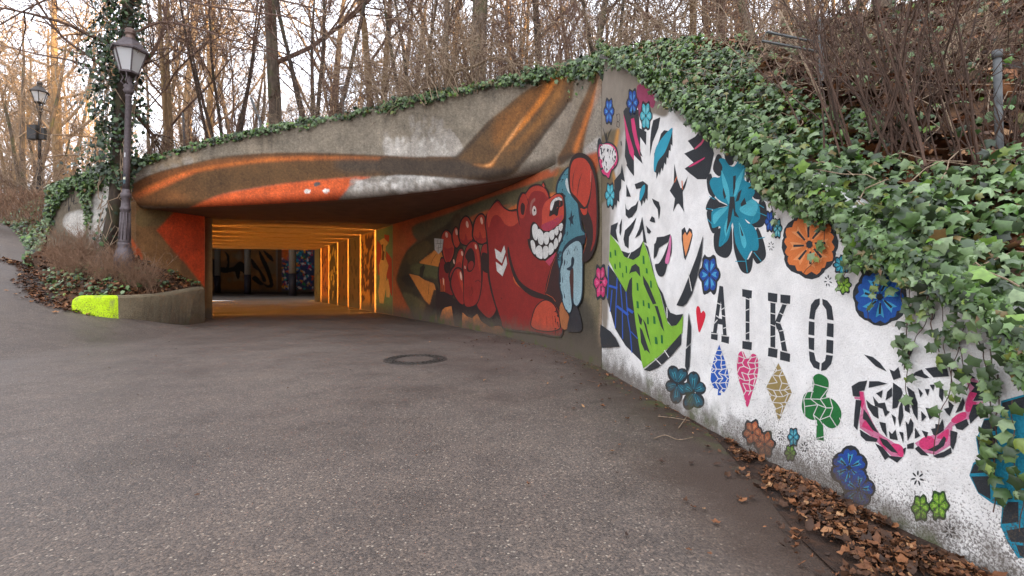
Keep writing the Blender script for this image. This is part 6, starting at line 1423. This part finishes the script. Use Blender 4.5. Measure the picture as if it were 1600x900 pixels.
for D in np.linspace(.6, 3.4, nD):
    w_ = np.interp(D, [1.0, 1.7, 2.3, 2.9, 3.3], [.5, .38, .2, .05, .02])
    for q in np.linspace(0, 1, nd): d = q * w_; V.append((1.652 - .126 * D - d, D, .003 + (1 - q) ** 1.6 * np.interp(D, [1, 1.6, 2.6, 3.3], [.075, .05, .008, .0]) + .012 * n2(D, d, 9)))
for i in range(nD - 1):
    for j in range(nd - 1): Fc.append((i * nd + j, i * nd + j + 1, (i + 1) * nd + j + 1, (i + 1) * nd + j))
tag(mesh('mulch', V, Fc, soil_mat('dark_mulch', '1e1510', '3c2a1e', '5a3c28'), None, True), 'dark rotting mulch beneath the leaf drift', kind='stuff')

# ---------------------------------------------------------------- shrubs
def shrub_proto(seed, h, n, spread, r=.008, sub=6, wob=.10, trop=0.0, arch=0, mats=M_TWIG, lev2=True):
    random.seed(seed); mb = MB()
    for k in range(n):
        th = random.uniform(0, 6.283); d = Vector((math.cos(th) * spread * random.random(), math.sin(th) * spread * random.random(), 1)); L = h * random.uniform(.55, 1.0)
        p = Vector((random.gauss(0, .12 * h * spread + .03), random.gauss(0, .12 * h * spread + .03), -.08))
        pts = path_branch(p, d, L, 8, wob, trop - arch); mb.tube(pts, [max(.0025, r * (1 - .75 * i / 8)) for i in range(9)], 4, cap=False)
        for j in range(sub):
            q, dd = along(pts, random.uniform(.15, .97)); nd = side_dir(dd, random.uniform(.35, .95)); ps = path_branch(q, nd, L * random.uniform(.15, .4), 4, wob * 1.5, trop - arch * .5)
            mb.tube(ps, [r * .45, r * .4, r * .33, r * .28, r * .2], 3, cap=False)
            if lev2:
                for _ in range(2):
                    q2, d2 = along(ps, random.uniform(.3, .95)); mb.tube(path_branch(q2, side_dir(d2, .7), L * random.uniform(.06, .16), 2, wob * 1.5, 0), [r * .3, r * .25, r * .18], 3, cap=False)
    return mk(mb, 'stems', mats)
SH = {'tangle': [shrub_proto(31 + i, 1.9, 26, .9, .008, 7, .17, 0, .10, M_TWIG if i % 2 else M_TWIGP) for i in range(3)],
      'upright': [shrub_proto(41 + i, 2.6, 16, .28, .012, 7, .05, .01, 0, M_TWIG) for i in range(3)],
      'dry': [shrub_proto(51 + i, .85, 60, .75, .0045, 8, .12, 0, .02, M_TWIGD) for i in range(3)],
      'red': [shrub_proto(61 + i, 2.3, 20, .42, .0085, 4, .05, .01, 0, M_TWIGR) for i in range(2)]}
def S_(kind, i, X, D, Z, rz, sc, label, group=None, tilt=(0, 0)):
    me = SH[kind][i % len(SH[kind])]; o = bpy.data.objects.new('bare_shrub', me); SC.collection.objects.link(o); o.location = (X, D, Z); o.rotation_euler = (tilt[0], tilt[1], rz); o.scale = (sc,) * 3; tag(o, label, 'shrub', group); return o
random.seed(17); NO = {}
ORD = ['leftmost', 'second from the left', 'third from the left', 'fourth from the left', 'fifth from the left', 'sixth from the left', 'seventh from the left', 'eighth from the left', 'ninth from the left', 'tenth from the left', 'eleventh from the left', 'twelfth from the left', 'thirteenth from the left', 'fourteenth from the left', 'fifteenth from the left', 'sixteenth from the left']
def onum(k): NO[k] = NO.get(k, -1) + 1; return ORD[NO[k]]
for i, (px, dd) in enumerate([(225, .5), (250, 1.1), (300, .7), (335, 1.5), (365, .6), (400, 1.2), (445, .8), (470, 1.7), (520, .6), (545, 1.2), (575, .5), (600, .9), (625, .4), (650, .8), (668, 1.3), (690, .45), (712, .9), (735, .5), (760, 1.0), (785, .5), (810, .9), (835, .4), (865, .8), (900, .5), (935, .9)]):
    D = float(D_fasc(px)) + dd; X = (px - CX) / F * D; kk = 'tangle' if 540 < px < 780 or i % 3 == 0 else 'upright'
    S_(kk, i, X, D, hz(X, D), random.uniform(0, 6.28), random.uniform(.65, .95) * ((1.4 if 570 < px < 770 else 1) if kk == 'tangle' else .85), ('tangle of arching bare twigs on the portal top, ' if kk == 'tangle' else 'upright bare bush on the portal top, ') + onum(kk), 'bare bushes on the portal top' if kk == 'upright' else 'bare tangles on the portal top')
for i, (px, D) in enumerate([(990, 6.3), (1030, 7.4), (1070, 6.0), (1130, 7.0), (1160, 7.8), (1225, 7.0), (1330, 6.5), (1530, 6.6)]):
    X = (px - CX) / F * D; S_('upright' if i % 2 else 'tangle', i, X, D, hz(X, D), random.uniform(0, 6.28), random.uniform(.7, 1.0), 'bare brown bush on the leafy slope behind the ivy, ' + onum('slope'), 'bare bushes on the slope')
for (px, D, i, sc, lb, tl) in ((1400, 262, 0, 1.15, 'bush of straight red-brown stems rising from the ivy left of the thick steel post', (.0, .0)), (1345, 232, 1, .9, 'smaller red-brown bush leaning left in the ivy', (0, -.35)), (1478, 262, 1, .7, 'low red-brown stems between the big bush and the thick steel post', (0, .15)), (1590, 262, 0, .55, 'thin red-brown bush right of the thick steel post', (0, .1))):
    h = hit(px, D); S_('red', i, h.x, h.y, h.z, random.uniform(0, 6.28), sc * h.y / 3.3, lb, None, tl)
for i, (px, D, sc) in enumerate(sorted([(95, 10.2, 1.0), (120, 9.6, .95), (140, 10.1, 1.1), (165, 9.4, .95), (105, 9.9, .85), (225, 9.7, 1.0), (255, 9.9, 1.0), (240, 9.3, .8), (205, 9.5, .7), (275, 10.3, .95), (182, 9.9, .8), (285, 10.0, .6)])):
    X = (px - CX) / F * D; z_ = bedz(X, D, None)
    if z_ is None: continue
    S_('dry', i, X, D, z_, random.uniform(0, 6.28), sc, ('dry fine-twigged shrub left of the near lantern, ' if px < 190 else 'dry fine-twigged shrub right of the near lantern, ') + onum('dl' if px < 190 else 'dr'), 'dry shrubs left of the lantern' if px < 190 else 'dry shrubs right of the lantern')
random.seed(71)
for i in range(54):
    px = random.uniform(-40, 560) if i < 20 else random.uniform(-50, 430); D = (random.uniform(19, 25) if i % 2 else random.uniform(50, 62)) if i < 20 else random.uniform(24, 60); X = (px - CX) / F * D
    z_ = hz(X, D, 4.6); z_ = z_ if z_ > 1.5 else 4.6
    S_('tangle', i, X, D, z_, random.uniform(0, 6.28), random.uniform(1.2, 1.9) * (1 if i < 20 else 1.9), 'bare bush low between the park trees, beyond the bank', 'undergrowth between the park trees')
# runners creeping over the ivy
random.seed(29); mb = MB()
for k in range(70):
    D = random.uniform(1.5, 5.0); s0 = random.uniform(.0, 1.6); X = 1.65 - .126 * D + s0; th = random.uniform(0, 6.28); pts = []
    for j in range(8):
        D = min(5.1, max(1.3, D)); X = max(X, 1.70 - .126 * D); pts.append(Vector((X, D, (hz(X, D, None) or white_top(D)) + .08 + .05 * random.random()))); X += .09 * math.cos(th); D += .09 * math.sin(th); th += random.gauss(0, .45)
    mb.tube(pts, .0026, 4, cap=False)
tag(mb.build('ivy_runners', M_TWIGP), 'thin pale runners creeping through the ivy on the slope', kind='stuff')
for i, (px, py, sc) in enumerate([(1120, 70, 1.0), (1190, 95, .9), (1265, 130, .8), (1330, 120, .8), (1470, 120, .8), (1540, 100, .8)]):
    h = hit(px, py)
    if h: S_('tangle', i * 2, h.x, h.y, h.z, random.uniform(0, 6.28), sc * min(1, h.y / 6), 'tan brush of fine twigs high on the slope, ' + onum('brush'), 'tan brush on the slope')
# long bent bough over the wall
def stem_obj(name, pts, r0, r1, mat, label, cat, group=None, n=6):
    mb = MB(); P3 = [Vector(p) for p in cr_open([tuple(p) for p in pts], 5)]; mb.tube(P3, [r0 + (r1 - r0) * i / (len(P3) - 1) for i in range(len(P3))], n, cap=False)
    return tag(mb.build(name, mat, None, True), label, cat, group)
mb = MB(); q = [Vector(p) for p in cr_open([tuple(xz(*t)) for t in ((690, 165, 8.3), (700, 135, 8.2), (712, 112, 8.1), (740, 104, 8.0), (775, 90, 7.9), (812, 104, 8.0), (826, 112, 8.1))], 5)]; mb.tube(q, [.035 - .022 * i / len(q) for i in range(len(q))], 6, cap=False)
q2 = [Vector(p) for p in cr_open([tuple(xz(*t)) for t in ((712, 112, 8.1), (695, 105, 8.1), (685, 90, 8.1), (672, 82, 8.2))], 5)]; mb.tube(q2, [.022 - .014 * i / len(q2) for i in range(len(q2))], 5, cap=False)
random.seed(3)
for k in range(26):
    a_, d_ = along(q if k % 3 else q2, random.uniform(.1, .98)); mb.tube(path_branch(a_, side_dir(d_, .9), random.uniform(.2, .7), 5, .25, 0), [.007, .006, .005, .004, .003, .002], 3, cap=False)
tag(mb.build('bent_bough', M_TWIGP), 'bent pale bough arching over the wall top below the thickest trunk', 'branch')
# ivy-clad tree beside the near lantern
it = empty('ivy_clad_tree', xz(172, 400, 10.0), 'dark leaning trunk wrapped in ivy, directly behind the near lantern', 'tree')
mb = MB(); tp = [Vector(p) for p in cr_open([tuple(xz(*t)) for t in ((163, 420, 9.95), (168, 385, 10.0), (178, 335, 10.0), (182, 290, 10.0), (184, 220, 10.0), (188, 140, 10.0), (196, 60, 10.0), (202, -30, 10.0), (206, -160, 10.0), (200, -330, 10.1))], 5)]
mb.tube(tp, [.26 - .03 * min(i, 4) - .06 * i / len(tp) for i in range(len(tp))], 12, cap=False); mb.build('trunk', M_BARK2, it, True)
mb = MB(); random.seed(8)
for (pts, r0) in (([(174, 68, 10.0), (140, 55, 9.8), (105, 38, 9.5), (50, 22, 9.2), (-20, 8, 9.0)], .045), ([(184, 130, 10), (150, 95, 9.8), (100, 60, 9.5), (70, 20, 9.3), (40, -30, 9.2)], .035), ([(186, 140, 10), (130, 100, 10.3), (60, 85, 10.6), (0, 70, 10.9)], .03),
                  ([(190, 120, 10), (225, 100, 10.2), (250, 60, 10.4), (262, 0, 10.6), (265, -60, 10.7)], .05), ([(195, 60, 10), (250, 35, 9.8), (310, 45, 9.6), (360, 62, 9.5), (420, 75, 9.4)], .03), ([(200, 0, 10), (260, -5, 9.8), (330, 10, 9.5), (420, 22, 9.2), (470, 30, 9.1)], .03),
                  ([(190, 150, 10), (230, 200, 10.6), (243, 215, 10.8)], .06), ([(200, -60, 10), (140, -30, 9.5), (60, 5, 9.2), (-20, 50, 9.0)], .03), ([(200, -90, 10), (300, -40, 9.6), (400, -10, 9.3), (520, 20, 9.0)], .035)):
    q = [Vector(p) for p in cr_open([tuple(xz(*t)) for t in pts], 4)]; mb.tube(q, [r0 * (1 - .7 * i / len(q)) for i in range(len(q))], 5, cap=False)
    for k in range(13):
        a_, d_ = along(q, random.uniform(.1, .98)); grow(mb, a_, side_dir(d_, random.uniform(.5, 1)), random.uniform(.6, 1.7), r0 * .35, 3, dict(wob=.15, trop=.0, rmin=.004, lev=4, n=(0, 0, 0, 4)))
mb.build('crown', M_TWIG, it)
mb = MB()
for k in range(20):       # climbing stems round the trunk
    i = random.uniform(.02, .6); a_, _ = along(tp, i); th = random.uniform(0, 6.28); pts = []
    for j in range(9):
        u = min(.9, i + j * random.uniform(.008, .03)); b_, _ = along(tp, u); th += random.uniform(-.5, .5); rr = .2 + random.uniform(0, .14); pts.append(b_ + Vector((math.cos(th) * rr, math.sin(th) * rr * .9, 0)))
    mb.tube(pts, .009, 4, cap=False)
mb.build('ivy_stems', M_TWIGP, it)
L_ = LB_()
for k in range(4300):
    u = rs.uniform(.34, .95) if k % 22 else rs.uniform(.1, .95); b_, _ = along(tp, u); th = rs.uniform(0, 6.28); cl = n2(u * 14, th, 1, 3)
    rr = .19 + max(0, .30 + .75 * cl) * rs.rand() * (1.0 if u > .36 else .2)
    if u > .36 and math.cos(th) > .3: rr *= .8
    L_.add((b_.x + math.cos(th) * rr - (.12 if u > .36 else 0), b_.y + math.sin(th) * rr, b_.z + rs.normal(0, .08)), (math.cos(th) * .6, -.8, .3), (0, 0, -1), rs.uniform(.045, .075), .45, .6)
M_IVD = leaf_mat('dark_ivy_leaf', [(0, '1c2a1c'), (.5, '2f4028'), (.9, '46602f'), (1, '5c6c48')], .4)
L_.build('ivy_leaves', M_IVD, tmpl=IVS, tf=ISF, parent=it)
# hedge at far left
mb = MB(); random.seed(5); mh_ = M_TWIGD
HX0, HX1, HY = -21.5, -14.4, 15.6
for k in range(2600):
    X = random.uniform(HX0, HX1); D = HY + random.uniform(0, .7); z0 = hz(X, D, 3.0); tp_ = EYE + (HZ - 291) / F * HY + random.gauss(0, .03); z_ = random.uniform(max(z0 - .1, tp_ - 1.2), tp_ - .15)
    p = Vector((X, D, z_)); d = Vector((random.gauss(0, .5), random.gauss(-.2, .4), 1)); L = min(random.uniform(.15, .4), tp_ - z_ + .02); mb.tube(path_branch(p, d, L, 2, .2, 0), [.008, .007, .005], 3, cap=False)
tag(mb.build('clipped_hedge', mh_), 'clipped brown leafless hedge beyond the bank at the left edge', 'hedge')
# hanging vines on the white wall
random.seed(23); V_L = [(1420, 428, 150, -6), (1432, 440, 190, 4), (1445, 430, 120, 20), (1395, 430, 70, -25), (1475, 480, 150, 22), (1500, 500, 110, 4), (1462, 470, 90, -6), (1515, 520, 190, -34), (1535, 540, 80, 6), (1556, 560, 180, 2), (1575, 600, 200, -6), (1340, 395, 60, -20), (1205, 300, 70, 8), (1300, 360, 70, -25), (1590, 640, 190, 4)]
for i, (x0_, y0_, ln_, dx) in enumerate(sorted(V_L)):
    n_s = 9; pts = []; xx = x0_
    for j in range(n_s + 1): xx += dx / n_s + random.gauss(0, 3); pts.append(on_wall(max(xx, 945), y0_ - 15 + (ln_ + 15) * j / n_s, .012 + .012 * random.random()))
    v = empty('hanging_vine', pts[0], 'thin ivy vine hanging down the white wall, ' + ORD[i], 'vine', 'ivy vines dangling over the white wall')
    mb = MB(); mb.tube([Vector(p) for p in cr_open([tuple(p) for p in pts], 3)], .0016, 4, cap=False); mb.build('stem', M_TWIGR, v)
    L_ = LB_(); nl_ = int(4 + ln_ / 16)
    for k in range(nl_):
        a_, _ = along(pts, random.random() ** 1.2); L_.add((a_.x - .012, a_.y + random.gauss(0, .015), a_.z), (-1, -.3, .2), (0, 0, -1), random.uniform(.016, .034), .3, .5)
    L_.build('leaves', M_IVY, parent=v)
# long thin loose stems in the ivy at right
for (pts, lb) in ((((1180, 225, 3.2), (1250, 180, 3.1), (1330, 165, 3.0), (1420, 180, 2.9)), 'long pale runner arching over the ivy above the big turquoise flower'), (((1320, 255, 2.6), (1345, 200, 2.6), (1400, 165, 2.6), (1450, 175, 2.7)), 'bowed pale runner in front of the red-brown stems'),
                  (((1345, 280, 2.5), (1300, 190, 2.8), (1240, 60, 3.2), (1215, 10, 3.4)), 'long leaning sapling stem crossing the grey bracket post'), (((1420, 40, 3.0), (1400, 120, 3.0), (1392, 185, 3.0)), 'straight pale twig leaning in front of the red-brown bush'),
                  (((1545, 290, 2.2), (1500, 230, 2.3), (1470, 150, 2.4)), 'bent twig left of the thick steel post')):
    stem_obj('loose_stem', [xz(*t) for t in pts], .007 if 'sapling' not in lb else .016, .003, M_TWIGP, lb, 'stem', None, 5)
# twigs on the asphalt
def G3(x, y): D = F * EYE / (y - HZ); return ((x - CX) / F * D, D, .012)
for (pts, lb) in (([G3(1022, 688), G3(1040, 683), G3(1060, 690), G3(1085, 686)], 'forked pale twig on the damp asphalt'), ([G3(1028, 653), G3(1048, 655), G3(1078, 660)], 'dark straight twig nearer the wall above the pale one'), ([G3(918, 596), G3(935, 600)], 'short dark twig near the wall corner'),
                  ([G3(945, 585), G3(968, 587)], 'short twig lying under the wall corner'), ([G3(1060, 672), G3(1072, 655), G3(1080, 640)], 'curved pale twig leaning at the wall foot')):
    stem_obj('fallen_twig', pts, .0035, .0018, M_TWIGP if 'pale' in lb else M_TWIG, lb, 'twig', None, 5)
# ================================================================= verge and trees on the far side of the path
VP = cr_open([(-10.5, -40), (-10.2, -20), (-10.2, -5), (-10.8, 3), (-12.2, 6), (-14, 7.8), (-16.6, 10), (-20.5, 13.2), (-30, 19.6), (-42, 28), (-66, 46)], 6)
rows = []
for p in VP:
    row = []
    for s in list(np.linspace(0, 8, 17)) + [11, 16, 25, 40, 80, 200, 400]:
        X, Y = p[0] - .85 * s, p[1] + (-.5 * s if p[1] > 4 else 0); z = ramp_z(p[0], p[1]) + .02 + .22 * min(s, 5) * sst(0, 1.5, s) + .05 * mnoise.noise(Vector((X, Y, 0))) * sst(0, 1, s)
        row.append((X, Y, z + max(0, ramp_z(X, Y) - ramp_z(p[0], p[1])) * 1.0))
    rows.append(row)
vg = tag(grid_mesh('verge', np.array(rows), M_SOIL, None, None, flip=False), kind='structure')
bm = bmesh.new(); bm.from_mesh(vg.data); VB = BVHTree.FromBMesh(bm); bm.free()
def vz(X, Y):
    h = VB.ray_cast(Vector((X, Y, 60)), Vector((0, 0, -1))); return h[0].z if h[0] else 1.0
random.seed(44)
for i, (X, Y) in enumerate([(-14, 1), (-17, 5), (-15.5, -5), (-21, 8), (-26, 11), (-20, -1), (-33, 14), (-27, 3), (-36, 6), (-18, -12), (-42, 20), (-30, -6), (-52, 30), (-24, -20)]):
    tr, cr_ = PR[('farA', 'farB', 'farC', 'fork')[i % 4]]
    place('bare_tree', [('trunk', tr), ('crown', cr_)], (X, Y, vz(X, Y)), random.uniform(0, 6.28), random.uniform(.7, 1.05), 'bare tree on the leafy verge left of the climbing path', 'tree', 'trees on the verge left of the path')
L_ = LB_()
for k in range(3000):
    p = VP[rs.randint(8, len(VP) - 6)]; s = rs.rand() ** 1.5 * 7; X, Y = p[0] - .85 * s + rs.normal(0, .5), p[1] - .5 * s + rs.normal(0, .5)
    L_.add((X, Y, vz(X, Y) + .02), (0, 0, 1), (rs.normal(), rs.normal(), 0), rs.uniform(.05, .09), .4, .3)
tag(L_.build('leaf_litter', M_LITTER, tmpl=DRT, tf=DRF), 'brown fallen leaves on the verge left of the climbing path', 'leaves', kind='stuff')
